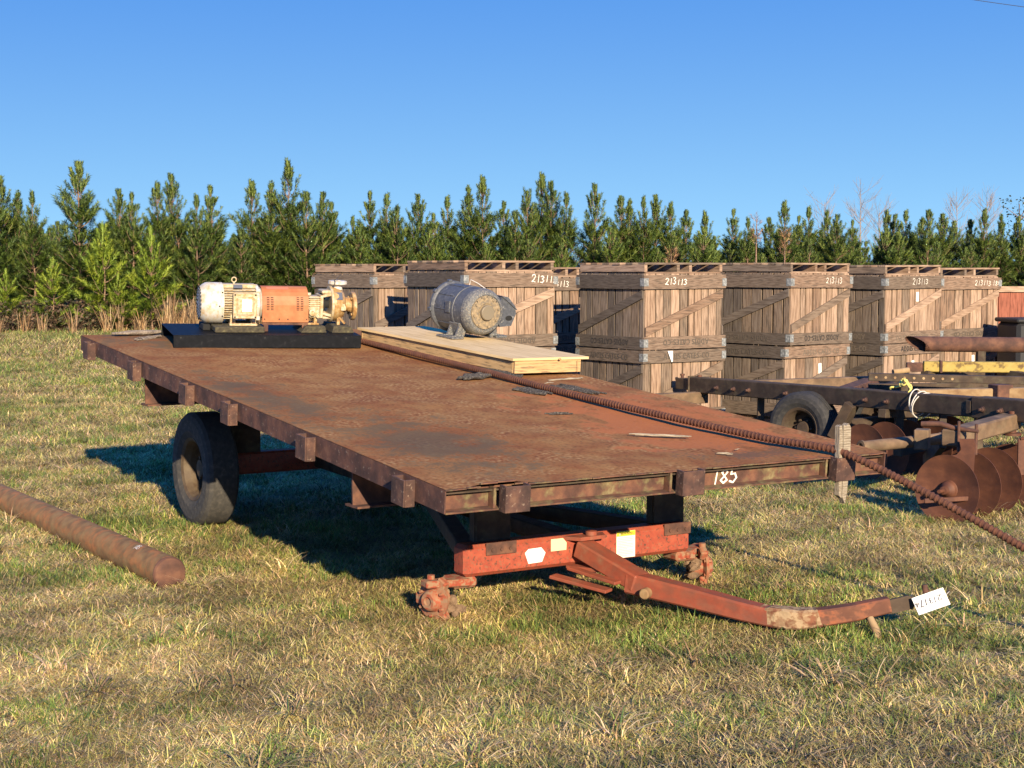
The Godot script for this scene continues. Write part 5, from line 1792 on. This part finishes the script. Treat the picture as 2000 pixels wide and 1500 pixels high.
	b.tube([Vector3(0.03, cy + 0.152, -0.05), Vector3(0.035, cy + 0.185, -0.045), Vector3(0.06, cy + 0.165, 0.0), Vector3(0.085, cy + 0.135, 0.05)], [0.003], 5)
	part("wire_loop", b, M["white_wire"], m)

# ---------------------------------------------------------------- loose wood, rebar and stake on the trailer
func splinter(sd: int, len: float, w: float, hgt: float, strands: int) -> MB:   # a ragged piece of bark or wood along x
	var r := RandomNumberGenerator.new()
	r.seed = sd
	var b := MB.new()
	for k in strands:
		var z := (k / float(maxi(strands - 1, 1)) - 0.5) * w
		var x0 := -len * 0.5 * r.randf_range(0.7, 1.0)
		var x1 := len * 0.5 * r.randf_range(0.7, 1.0)
		var pts := []
		var rad := []
		for i in 7:
			var q := i / 6.0
			pts.append(Vector3(lerpf(x0, x1, q), hgt * 0.45 + r.randf_range(-0.1, 0.3) * hgt, z + r.randf_range(-0.16, 0.16) * w))
			rad.append(hgt * 0.5 * (0.35 + sin(PI * clampf(q, 0.1, 0.9)) * r.randf_range(0.5, 1.0)))
		b.tube(pts, rad, 5)
	return b

func on_deck(x: float, z: float, turn: float) -> Transform3D:
	return DECK * Transform3D(Basis(Vector3.UP, turn), Vector3(x, 0.002, z))

func deck_litter() -> void:
	# heavy deformed bar that runs off the deck's front corner
	var b := MB.new()
	var p := [Vector3(1.70, 0.026, -4.55), Vector3(1.79, 0.028, -3.05), Vector3(1.815, 0.03, -1.925), Vector3(1.885, 0.034, -1.036), Vector3(2.00, 0.030, -0.357), Vector3(2.12, 0.028, 0.02)]
	var w := []
	for q in p:
		w.append(DECK * q)
	w.append(Vector3(1.87, 0.64, -6.93))
	w.append(Vector3(2.235, 0.435, -6.60))
	w.append(Vector3(2.62, 0.22, -6.25))
	w.append(Vector3(2.98, 0.02, -5.92))
	# smooth the polyline
	var cv := Curve3D.new()
	for i in w.size():
		var d: Vector3 = (w[mini(i + 1, w.size() - 1)] - w[maxi(i - 1, 0)]) / 6.0
		if i >= 5:
			d *= 0.8
		cv.add_point(w[i], -d, d)
	cv.bake_interval = 0.02
	var total := cv.get_baked_length()
	var pts := []
	var rad := []
	var s := 0.0
	while s < total:
		pts.append(cv.sample_baked(s))
		s += 0.02
	rad = [0.016]
	b.tube(pts, rad, 10)
	# ribs
	s = 0.01
	while s < total - 0.02:
		var c := cv.sample_baked(s)
		var d := (cv.sample_baked(s + 0.01) - c).normalized()
		var bs := ybasis((d + Vector3(0.0, 0.15, 0.0)).normalized())
		b.lathe([Vector2(0.0155, -0.006), Vector2(0.0198, -0.003), Vector2(0.0198, 0.003), Vector2(0.0155, 0.006)], 10, c, bs)
		s += 0.0235
	single("rebar", b, M["rust_bar"], "long rusty ribbed steel bar lying across the deck and bending to the ground", "steel bar")
	# chunks of rotten wood
	var list := [
		[1.665, -2.66, 0.42, 0.34, 0.10, 0.035, 5, "bark_dark", "ragged dark chunk of bark with pale edge against the bar, nearest the platform's left side", "bark"],
		[1.905, -2.78, -1.30, 0.50, 0.07, 0.03, 4, "bark_dark", "long rotten dark stick between the bar and the platform corner", "wood scrap"],
		[1.71, -2.08, -1.25, 0.34, 0.08, 0.03, 4, "bark_dark", "flaky bark strip pressed along the bar's near side, in the middle of the deck", "bark"],
		[2.02, -2.08, -1.35, 0.50, 0.11, 0.025, 5, "bark_dark", "bundle of black rotten splinters beyond the bar, right of the platform's front", "wood scrap"],
		[1.60, -0.70, -0.55, 0.40, 0.028, 0.012, 2, "grey_wood", "pale grey split stick lying alone on the orange rust", "stick"],
		[0.40, -5.10, 0.16, 0.62, 0.07, 0.04, 3, "bark_grey", "larger grey branch with peeling bark at the rear left corner of the deck", "branch"],
		[0.36, -4.86, 0.62, 0.44, 0.035, 0.03, 2, "bark_grey", "smaller broken branch in front of the open end of the black base", "branch"],
		[2.20, -2.48, 0.10, 0.38, 0.02, 0.012, 2, "grey_wood", "thin curved twig lying just before the platform's front board", "stick"],
		[2.02, -2.36, 0.2, 0.10, 0.03, 0.012, 1, "grey_wood", "short pale wood chip between the platform and the black splinters", "wood chip"],
		[1.47, -1.42, -0.2, 0.22, 0.06, 0.008, 3, "bark_dark", "flat dark flake of rust and bark near the middle of the deck", "flake"],
		[1.62, -0.22, -0.6, 0.10, 0.03, 0.008, 2, "grey_wood", "small curled chip close to the front edge above the chalk number", "wood chip"],
		[1.75, -0.28, 0.3, 0.07, 0.02, 0.006, 1, "grey_wood", "tiny pale chip near the front edge, left of the stake", "wood chip"]]
	var i := 0
	for e in list:
		single(String(e[9]).replace(" ", "_"), splinter(700 + i, e[3] * 0.8, e[4] * 0.8, e[5] * 0.8, e[6]), M[e[7]], e[8], e[9], on_deck(e[0], e[1], e[2]))
		i += 1
	# the split stake standing in the right front pocket
	var st := thing("wooden_stake", "split grey wooden stake standing in the right front stake pocket", "stake", DECK * Transform3D(Basis(Vector3.RIGHT, -PITCH), Vector3(2.135, 0, 0.024)).scaled_local(Vector3(0.7, 0.94, 0.8)))
	b = MB.new()
	b.prism([Vector2(-0.052, 0.158), Vector2(-0.050, -0.19), Vector2(-0.024, -0.205), Vector2(-0.022, 0.135), Vector2(-0.034, 0.165)], 0.038, Vector3(0, 0, -0.019))
	part("stake_half", b, M["grey_wood"], st)
	b = MB.new()
	b.prism([Vector2(-0.016, 0.165), Vector2(-0.019, -0.2), Vector2(0.006, -0.235), Vector2(0.022, -0.18), Vector2(0.047, 0.0), Vector2(0.05, 0.15), Vector2(0.03, 0.172), Vector2(0.01, 0.160)], 0.042, Vector3(0, 0, -0.021))
	part("stake_half", b, M["grey_wood"], st)
	# paper lot tag hung on the tongue's tip
	var tf := GEAR * Transform3D(Basis(Vector3(0.78, 0.36, 0.48).normalized(), Vector3(-0.25, 0.85, -0.30).normalized(), Vector3(0, 0, 1)).orthonormalized(), Vector3(2.195, 0.158, 0.54))
	tf.basis = tag_basis()
	var tag := thing("lot_tag", "white card tag with an upside down number tied to the trailer tongue's tip", "tag", tf)
	b = MB.new()
	b.box(Vector3(), Vector3(0.150, 0.082, 0.0015))
	part("card", b, M["paper"], tag)
	var num := writing("213174", 0.027, 0.0042, 91)
	pmesh("number", num.mesh(), M["tag_ink"], tag, Transform3D(Basis(Vector3(0, 0, 1), PI), Vector3(0.052, 0.016, 0.0012)))
	b = MB.new()
	torus(b, Vector3(0.062, 0.0, 0.001), Vector3(0, 0, 1), 0.006, 0.0018, 12, 6)
	part("eyelet", b, M["zinc"], tag)
	b = MB.new()
	b.tube([Vector3(0.062, 0, 0.002), Vector3(0.085, 0.012, -0.01), Vector3(0.10, 0.02, -0.03)], [0.0015], 5)
	part("string", b, M["white_wire"], tag)

func tag_basis() -> Basis:   # faces the camera side, leaning back and tilted in its plane
	var z := Vector3(-0.12, 0.45, 0.88).normalized()
	var x := Vector3(0.93, 0.34, 0.0)
	x = (x - z * x.dot(z)).normalized()
	return Basis(x, z.cross(x), z)

func pole() -> void:
	var t := thing("rusty_pole", "rusty steel pole with a capped end lying in the grass at left", "pole", Transform3D(Basis(), Vector3(-1.79, 0, -7.93)))
	var r := 0.088
	var a := Vector3(0, r - 0.026, 0)
	var d := Vector3(-1.80, 0.0, -2.72).normalized()
	var b := MB.new()
	var pts := []
	for i in 12:
		pts.append(a + d * i * 0.5)
	b.tube(pts, [r], 28, false)
	part("pipe", b, M["rust_pole"], t)
	b = MB.new()
	b.lathe([Vector2(r - 0.001, -0.02), Vector2(r + 0.001, 0.0), Vector2(r - 0.006, 0.012), Vector2(r * 0.6, 0.02), Vector2(0, 0.022)], 28, a, ybasis(-d))
	part("end_cap", b, M["rust_plain"], t)
	var num := writing("185", 0.03, 0.004, 12)
	var side := d.cross(Vector3.UP).normalized()
	var up := (Vector3.UP * 0.85 - side * 0.5).normalized()
	if up.y < 0.0:
		up = -up
	var bx := -d
	pmesh("chalk_mark", num.mesh(), M["chalk"], t, Transform3D(Basis(bx, up.cross(bx).normalized(), up), a + d * 0.42 + up * (r + 0.001)))

# ---------------------------------------------------------------- disc harrow
func harrow() -> void:
	var o := Vector3(2.9, 0, -10.6)
	var t := thing("disc_harrow", "rusty disc harrow with bolted box beams, transport tyre and a row of discs", "harrow", Transform3D(Basis(), o))
	var off := Transform3D(Basis(), -o)
	var L := Vector3(1.715, 0.530, -14.96)
	var R := Vector3(3.80, 0.640, -10.75)
	var d := (R - L).normalized()
	var face := Vector3(-d.z, 0, d.x).normalized()
	if face.z < 0.0:
		face = -face
	var b := new_mb(off)
	b.bar(L + d * 0.12, R, 0.13, 0.148, 0.008)
	part("main_beam", b, M["rust_dark_and_shade"], t)
	b = new_mb(off)
	b.bar(L - d * 0.13, L + d * 0.115, 0.118, 0.108, 0.006)
	b.box(L + d * 0.13, Vector3(0.012, 0.17, 0.16), 0.002, Basis(d, Vector3.UP, d.cross(Vector3.UP)))
	part("beam_end", b, M["rust_dark_and_shade"], t)
	# clamped sleeve near the right end
	b = new_mb(off)
	var sl := L.lerp(R, 0.85)
	b.bar(sl - d * 0.02, R + d * 0.3, 0.155, 0.160, 0.008)
	b.box(sl - d * 0.05, Vector3(0.05, 0.10, 0.155), 0.004, Basis(d, Vector3.UP, d.cross(Vector3.UP)))
	part("sleeve", b, M["rust_dark_and_shade"], t)
	# bolts along the face
	for q in [0.130, 0.188, 0.239, 0.359, 0.417, 0.587, 0.643, 0.872, 0.911]:
		b = new_mb(off)
		var c := L.lerp(R, q) + face * (0.064 if q < 0.83 else 0.077) + Vector3(0, -0.008, 0)
		b.lathe([Vector2(0.026, 0.0), Vector2(0.026, 0.004), Vector2(0.019, 0.005), Vector2(0.019, 0.02), Vector2(0.011, 0.022), Vector2(0.011, 0.04), Vector2(0, 0.041)], 6, c, ybasis(face))
		part("bolt", b, M["rust_pocket"], t)
	for q in [-0.02, 0.045]:
		b = new_mb(off)
		b.lathe([Vector2(0.016, 0.0), Vector2(0.016, 0.02), Vector2(0.022, 0.022), Vector2(0.022, 0.04), Vector2(0, 0.042)], 8, L.lerp(R, q) + Vector3(0, 0.055, 0), Basis())
		part("bolt", b, M["rust_plain"], t)
	# lower bar that joins the beam's left end
	b = new_mb(off)
	b.bar(Vector3(1.15, 0.425, -14.25), Vector3(1.86, 0.418, -14.74), 0.10, 0.11, 0.006)
	part("lower_bar", b, M["mossy_steel"], t)
	b = new_mb(off)
	b.lathe([Vector2(0.02, -0.16), Vector2(0.02, -0.03), Vector2(0.04, -0.02), Vector2(0.04, 0.0), Vector2(0.025, 0.005), Vector2(0.025, 0.05)], 10, L + d * 0.14 + face * 0.02 + Vector3(0, -0.13, 0), Basis())
	part("pivot_pin", b, M["rust_plain"], t)
	# rear beam and the braces between
	b = new_mb(off)
	b.bar(Vector3(2.22, 0.56, -14.30), Vector3(3.75, 0.565, -14.9), 0.10, 0.105, 0.006)
	part("rear_beam", b, M["mossy_steel"], t)
	b = new_mb(off)
	b.bar(Vector3(2.72, 0.565, -13.0), Vector3(3.45, 0.57, -14.65), 0.14, 0.09, 0.006)
	part("cross_beam", b, M["rust_plain"], t)
	b = new_mb(off)
	b.bar(Vector3(3.26, 0.635, -12.3), Vector3(4.1, 0.67, -12.05), 0.12, 0.10, 0.008)
	part("cross_beam", b, M["tan_steel"], t)
	b = new_mb(off)
	b.box(Vector3(3.86, 0.665, -12.1), Vector3(0.14, 0.15, 0.14), 0.006, Basis(Vector3.UP, 0.3))
	part("clamp_block", b, M["rust_plain"], t)
	for e in [[Vector3(3.05, 0.60, -12.9), Vector3(3.5, 0.72, -13.6), 0.06, 0.02], [Vector3(3.0, 0.66, -12.9), Vector3(4.4, 0.69, -12.7), 0.06, 0.05], [Vector3(3.45, 0.58, -11.6), Vector3(3.6, 0.56, -14.4), 0.08, 0.08], [Vector3(2.95, 0.50, -12.2), Vector3(3.9, 0.42, -13.2), 0.07, 0.07], [Vector3(2.85, 0.30, -11.3), Vector3(3.9, 0.34, -12.4), 0.07, 0.07], [Vector3(3.1, 0.42, -11.0), Vector3(3.15, 0.18, -11.6), 0.05, 0.12]]:
		b = new_mb(off)
		b.bar(e[0], e[1], e[2], e[3], 0.004)
		part("brace", b, M["rust_dark_and_shade"], t)
	# transport wheel and its legs under the beam
	var wc := Vector3(2.50, 0.295, -13.05) - o
	wheel(t, wc, Vector3(-0.70, 0.0, 0.71).normalized(), 0.315, 0.22, 0.17, M["rubber"], M["rust_dark_and_shade"])
	wheel(t, wc + Vector3(0.85, 0, -0.75), Vector3(-0.70, 0.0, 0.71).normalized(), 0.315, 0.22, 0.17, M["rubber"], M["rust_dark_and_shade"])
	b = new_mb(off)
	b.bar(Vector3(2.27, 0.5, -13.95), Vector3(2.26, 0.0, -13.95), 0.05, 0.06, 0.004, Vector3.RIGHT)
	part("jack_leg", b, M["rust_dark_and_shade"], t)
	b = new_mb(off)
	b.bar(Vector3(2.80, 0.54, -12.6), Vector3(2.68, 0.25, -12.7), 0.12, 0.09, 0.004)
	b.bar(wc + o, wc + o + Vector3(0.85, 0, -0.75), 0.07, 0.07, 0.006)
	part("wheel_arm", b, M["rust_dark_and_shade"], t)
	# gang frame: tube, bracket, arm, hanger
	b = new_mb(off)
	b.tube([Vector3(2.44, 0.415, -10.62), Vector3(2.86, 0.432, -10.82), Vector3(3.10, 0.442, -10.93)], [0.041], 16)
	part("gang_tube", b, M["mossy_steel"], t)
	b = new_mb(off)
	b.lathe([Vector2(0.041, 0), Vector2(0.047, 0.002), Vector2(0.047, 0.018), Vector2(0.028, 0.02), Vector2(0.026, 0.004), Vector2(0.0, 0.004)], 16, Vector3(2.44, 0.415, -10.62), ybasis(Vector3(-0.9, 0, 0.42)))
	part("tube_collar", b, M["mossy_steel"], t)
	b = new_mb(off)
	b.box(Vector3(2.90, 0.45, -10.80), Vector3(0.10, 0.14, 0.13), 0.006, Basis(Vector3.UP, -0.4))
	part("tube_bracket", b, M["mossy_steel"], t)
	b = new_mb(off)
	b.bar(Vector3(2.94, 0.515, -10.26), Vector3(3.62, 0.555, -11.05), 0.13, 0.115, 0.012)
	part("gang_arm", b, M["mossy_steel"], t)
	b = new_mb(off)
	b.tube([Vector3(2.78, 0.60, -10.38), Vector3(2.90, 0.605, -10.32), Vector3(2.96, 0.585, -10.26), Vector3(3.10, 0.572, -10.16)], [0.018, 0.02, 0.017, 0.013], 8)
	part("clamp_bar", b, M["rust_plain"], t)
	for p in [Vector3(2.985, 0.59, -10.21), Vector3(3.09, 0.575, -10.17)]:
		b = new_mb(off)
		b.tube([p + Vector3(0, -0.16, 0), p + Vector3(0, 0.045, 0)], [0.011], 8)
		part("clamp_bolt", b, M["rust_plain"], t)
	# rusted hanger plate with an irregular edge
	b = new_mb(off)
	var hb := Basis(Vector3(0.88, 0, 0.47).normalized(), Vector3.UP, Vector3(-0.47, 0, 0.88).normalized())
	b.prism([Vector2(-0.02, 0.05), Vector2(0.075, 0.055), Vector2(0.085, 0.02), Vector2(0.075, -0.16), Vector2(0.055, -0.27), Vector2(-0.03, -0.26), Vector2(-0.075, -0.13), Vector2(-0.075, -0.065), Vector2(-0.035, -0.055), Vector2(-0.005, -0.02)], 0.022, Vector3(2.99, 0.475, -10.13), hb)
	part("hanger", b, M["rust_disc"], t)
	# second hanger, a bent strap with a pivot, at the right edge
	b = new_mb(off)
	b.bar(Vector3(3.46, 0.50, -10.38), Vector3(3.462, 0.25, -10.38), 0.045, 0.018, 0.002, Vector3(0, 0, 1))
	b.bar(Vector3(3.46, 0.50, -10.38), Vector3(3.60, 0.55, -10.3), 0.045, 0.018, 0.002)
	part("strap", b, M["rust_disc"], t)
	b = new_mb(off)
	b.tube([Vector3(3.60, 0.63, -11.0), Vector3(3.60, 0.46, -11.0)], [0.03], 10)
	b.lathe([Vector2(0.0, 0), Vector2(0.065, 0.0), Vector2(0.065, 0.018), Vector2(0, 0.02)], 14, Vector3(3.60, 0.455, -11.0))
	part("pivot", b, M["rust_disc"], t)
	# discs: dished blades on one gang shaft
	var c0 := Vector3(2.862, 0.20, -10.02)
	var gd := Vector3(0.70, 0.0, -0.714)
	var bs := ybasis(-gd)
	for k in 5:
		var c := c0 + gd * 0.30 * k - o
		b = MB.new()
		var prof := []
		for i in 9:
			var rr := 0.232 * i / 8.0
			prof.append(Vector2(rr, -0.026 + 0.036 * pow(rr / 0.232, 2.0)))
		for i in 9:
			var rr := 0.232 * (8 - i) / 8.0
			prof.append(Vector2(rr, -0.031 + 0.036 * pow(rr / 0.232, 2.0)))
		b.lathe(prof, 48, c, bs)
		var dm := part("disc", b, M["rust_disc"], t)
		b = MB.new()
		if k == 0:
			b.lathe([Vector2(0.062, -0.04), Vector2(0.066, -0.028), Vector2(0.06, -0.02), Vector2(0.055, 0.0), Vector2(0.032, 0.03), Vector2(0.026, 0.055), Vector2(0.0, 0.06)], 24, c, bs)
			b.tube([c + bs.y * 0.05, c + bs.y * 0.11], [0.014], 6)
		b.lathe([Vector2(0.055, -0.05), Vector2(0.05, -0.07), Vector2(0.034, -0.09), Vector2(0.034, -0.17), Vector2(0.052, -0.205), Vector2(0.058, -0.235)], 20, c, bs)
		part("spool", b, M["rust_disc"], dm)
	# invented rear gang, added to darken the space under the frame
	var rg := Vector3(0.80, 0.0, -0.60)
	var rb := ybasis(-rg)
	for k in 5:
		var c := Vector3(2.78, 0.20, -12.05) + rg * 0.27 * k - o
		b = MB.new()
		var prof := []
		for i in 7:
			var rr := 0.232 * i / 6.0
			prof.append(Vector2(rr, -0.026 + 0.036 * pow(rr / 0.232, 2.0)))
		for i in 7:
			var rr := 0.232 * (6 - i) / 6.0
			prof.append(Vector2(rr, -0.031 + 0.036 * pow(rr / 0.232, 2.0)))
		b.lathe(prof, 36, c, rb)
		b.lathe([Vector2(0.05, -0.05), Vector2(0.034, -0.09), Vector2(0.034, -0.18), Vector2(0.05, -0.22)], 16, c, rb)
		part("disc", b, M["rust_disc"], t)
	for k in 2:
		b = new_mb(off)
		var c := Vector3(2.78, 0.20, -12.05) + rg * (0.42 + 0.55 * k)
		b.bar(c, c + Vector3(0.02, 0.42, -0.05), 0.06, 0.03, 0.003, Vector3(0, 0, 1))
		part("hanger", b, M["rust_dark_and_shade"], t)  # hanger of the added gang
	# front scraper bar lying against the first disc
	b = new_mb(off)
	b.bar(Vector3(2.70, 0.135, -9.97), Vector3(3.02, 0.16, -9.93), 0.02, 0.03, 0.003)
	b.lathe([Vector2(0.022, 0.0), Vector2(0.022, 0.012), Vector2(0.012, 0.014), Vector2(0.012, 0.03), Vector2(0, 0.031)], 6, Vector3(2.80, 0.142, -9.955), ybasis(Vector3(0, 0, 1)))
	part("scraper", b, M["rust_disc"], t)
	# knotted yellow rope and white wire coil on the beam
	var rp := MB.new()
	var base := L.lerp(R, 0.658) + Vector3(0, 0.075, 0)
	var rpts := []
	for k in 22:
		var q := k / 21.0
		rpts.append(base + d * (q - 0.5) * 0.26 + Vector3(0, 0.012 + 0.075 * pow(sin(PI * q), 1.5) * (0.7 + 0.3 * sin(q * 19.0)), 0) + face * (0.03 * sin(q * 14.0) - 0.02))
	rp.tube(rpts, [0.0085], 6)
	var kn := []
	for k in 14:
		var an := TAU * k / 10.0
		kn.append(base + d * (0.05 + 0.028 * cos(an)) + Vector3(0, 0.075 + 0.024 * sin(an), 0) + face * (0.012 * sin(an * 1.7)))
	rp.tube(kn, [0.0085], 6)
	rp.tube([base + d * 0.09 + Vector3(0, 0.06, 0), base + d * 0.13 + Vector3(0, 0.02, 0), base + d * 0.135 + Vector3(0, -0.005, 0) + face * 0.03], [0.0085], 6)
	single("yellow_rope", rp, M["yellow_rope"], "short knotted yellow rope lying on top of the harrow's front beam", "rope")
	var wr := MB.new()
	var wcn := L.lerp(R, 0.703)
	for k in 3:
		var pts := []
		for i in 33:
			var an := TAU * i / 32.0
			pts.append(wcn + d * (0.045 * k - 0.02 + 0.035 * sin(an + k)) + Vector3(0, cos(an) * 0.10 - 0.012 * k, 0) + face * (sin(an) * 0.098))
		wr.tube(pts, [0.005], 6, false)
	single("wire_coil", wr, M["white_wire"], "loops of whitish wire wrapped round the harrow's front beam", "wire")

# ---------------------------------------------------------------- machine parts behind the harrow
func far_implement() -> void:
	var o := Vector3(4.3, 0, -13.4)
	var t := thing("farm_implement", "rusty implement frame with a large open pipe and yellow beam behind the harrow", "implement", Transform3D(Basis(), o))
	var off := Transform3D(Basis(), -o)
	var b := new_mb(off)
	# pipe with an oblique open end
	var pa := Vector3(3.66, 0.985, -13.62)
	var pb := Vector3(6.4, 0.965, -13.4)
	b.tube([pa, pa.lerp(pb, 0.3), pa.lerp(pb, 0.6), pb], [0.068], 22, false)
	var dd := (pb - pa).normalized()
	var bs := ybasis(-dd)
	for k in 22:   # the bevelled lip
		var a0 := TAU * k / 22.0
		var a1 := TAU * (k + 1) / 22.0
		var q := []
		for a: float in [a0, a1]:
			var ring := bs.x * cos(a) + bs.z * sin(a)
			q.append([pa + ring * 0.068, pa + ring * 0.068 - dd * (0.06 + 0.55 * 0.068 * ring.y * 2.0 - 0.07 * ring.z), ring])
		var n0: Vector3 = q[0][2]
		var n1: Vector3 = q[1][2]
		b.tri(q[0][0], q[1][0], q[1][1], n0, n1, n1)
		b.tri(q[0][0], q[1][1], q[0][1], n0, n1, n0)
		b.tri(q[0][1], q[1][1], q[1][0] - n1 * 0.008, -n0, -n1, -n1)
		b.tri(q[0][1], q[1][0] - n1 * 0.008, q[0][0] - n0 * 0.008, -n0, -n1, -n0)
	part("pipe", b, M["rust_plain"], t)
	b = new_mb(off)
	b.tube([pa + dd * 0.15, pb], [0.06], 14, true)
	part("pipe_shade_plug", b, M["dark_parts_and_hole_shade"], t)  # black filling that paints the shade inside the hollow pipe
	for x in [4.15, 5.6]:
		b = new_mb(off)
		b.bar(Vector3(x, 0.93, -13.58), Vector3(x, 0.0, -13.6), 0.07, 0.07, 0.004, Vector3.RIGHT)
		part("upright", b, M["rust_dark_and_shade"], t)
	b = new_mb(off)
	b.bar(Vector3(3.50, 0.822, -13.05), Vector3(4.36, 0.822, -12.92), 0.10, 0.088, 0.006)
	part("yellow_beam", b, M["yellow_paint"], t)
	for x in [3.64, 3.80]:
		b = new_mb(off)
		b.box(Vector3(x, 0.822, -13.02), Vector3(0.02, 0.10, 0.115), 0.002, Basis(Vector3.UP, -0.15))
		part("beam_strap", b, M["rust_plain"], t)
	b = new_mb(off)
	b.box(Vector3(3.43, 0.815, -13.07), Vector3(0.13, 0.075, 0.09), 0.004, Basis(Vector3.UP, -0.15))
	part("beam_socket", b, M["rust_plain"], t)
	b = new_mb(off)
	b.tube([Vector3(3.22, 0.78, -12.95), Vector3(3.36, 0.795, -12.98)], [0.024], 12)
	part("pipe_stub", b, M["tan_steel"], t)
	b = new_mb(off)
	b.bar(Vector3(2.92, 0.768, -12.55), Vector3(6.0, 0.735, -11.95), 0.07, 0.062, 0.004)
	part("perforated_bar", b, M["rust_dark_and_shade"], t)
	var pbd := (Vector3(6.0, 0.735, -11.95) - Vector3(2.92, 0.768, -12.55)).normalized()
	for k in 9:
		b = new_mb(off)
		b.lathe([Vector2(0, 0.003), Vector2(0.011, 0.003), Vector2(0.011, 0)], 8, Vector3(2.92, 0.768, -12.55) + pbd * (0.06 + k * 0.075) + Vector3(-0.19, 0, 0.98).normalized() * 0.035, ybasis(Vector3(-0.19, 0, 0.98)))
		part("bar_hole", b, M["tan_steel"], t)
	for x in [3.2, 4.6]:
		b = new_mb(off)
		b.bar(Vector3(x, 0.72, -12.5 + (x - 3.2) * 0.2), Vector3(x, 0.0, -12.6), 0.06, 0.06, 0.004, Vector3.RIGHT)
		part("upright", b, M["rust_dark_and_shade"], t)
	b = new_mb(off)
	b.bar(Vector3(3.5, 0.76, -13.0), Vector3(4.15, 0.70, -13.6), 0.08, 0.06, 0.004)
	b.bar(Vector3(4.2, 0.77, -12.95), Vector3(4.6, 0.70, -12.3), 0.08, 0.06, 0.004)
	part("cross_tie", b, M["rust_dark_and_shade"], t)
	# overhead line, top right corner of the sky
	var wl := MB.new()
	var pts := []
	for i in 41:
		var q := i / 40.0
		pts.append(Vector3(lerpf(9.0, 30.0, q), lerpf(13.38, 10.56, q) - 0.25 * sin(PI * q), -60.0))
	wl.tube(pts, [0.012], 5)
	single("power_line", wl, M["wire_dark"], "thin dark overhead wire crossing the sky's top right corner", "wire")
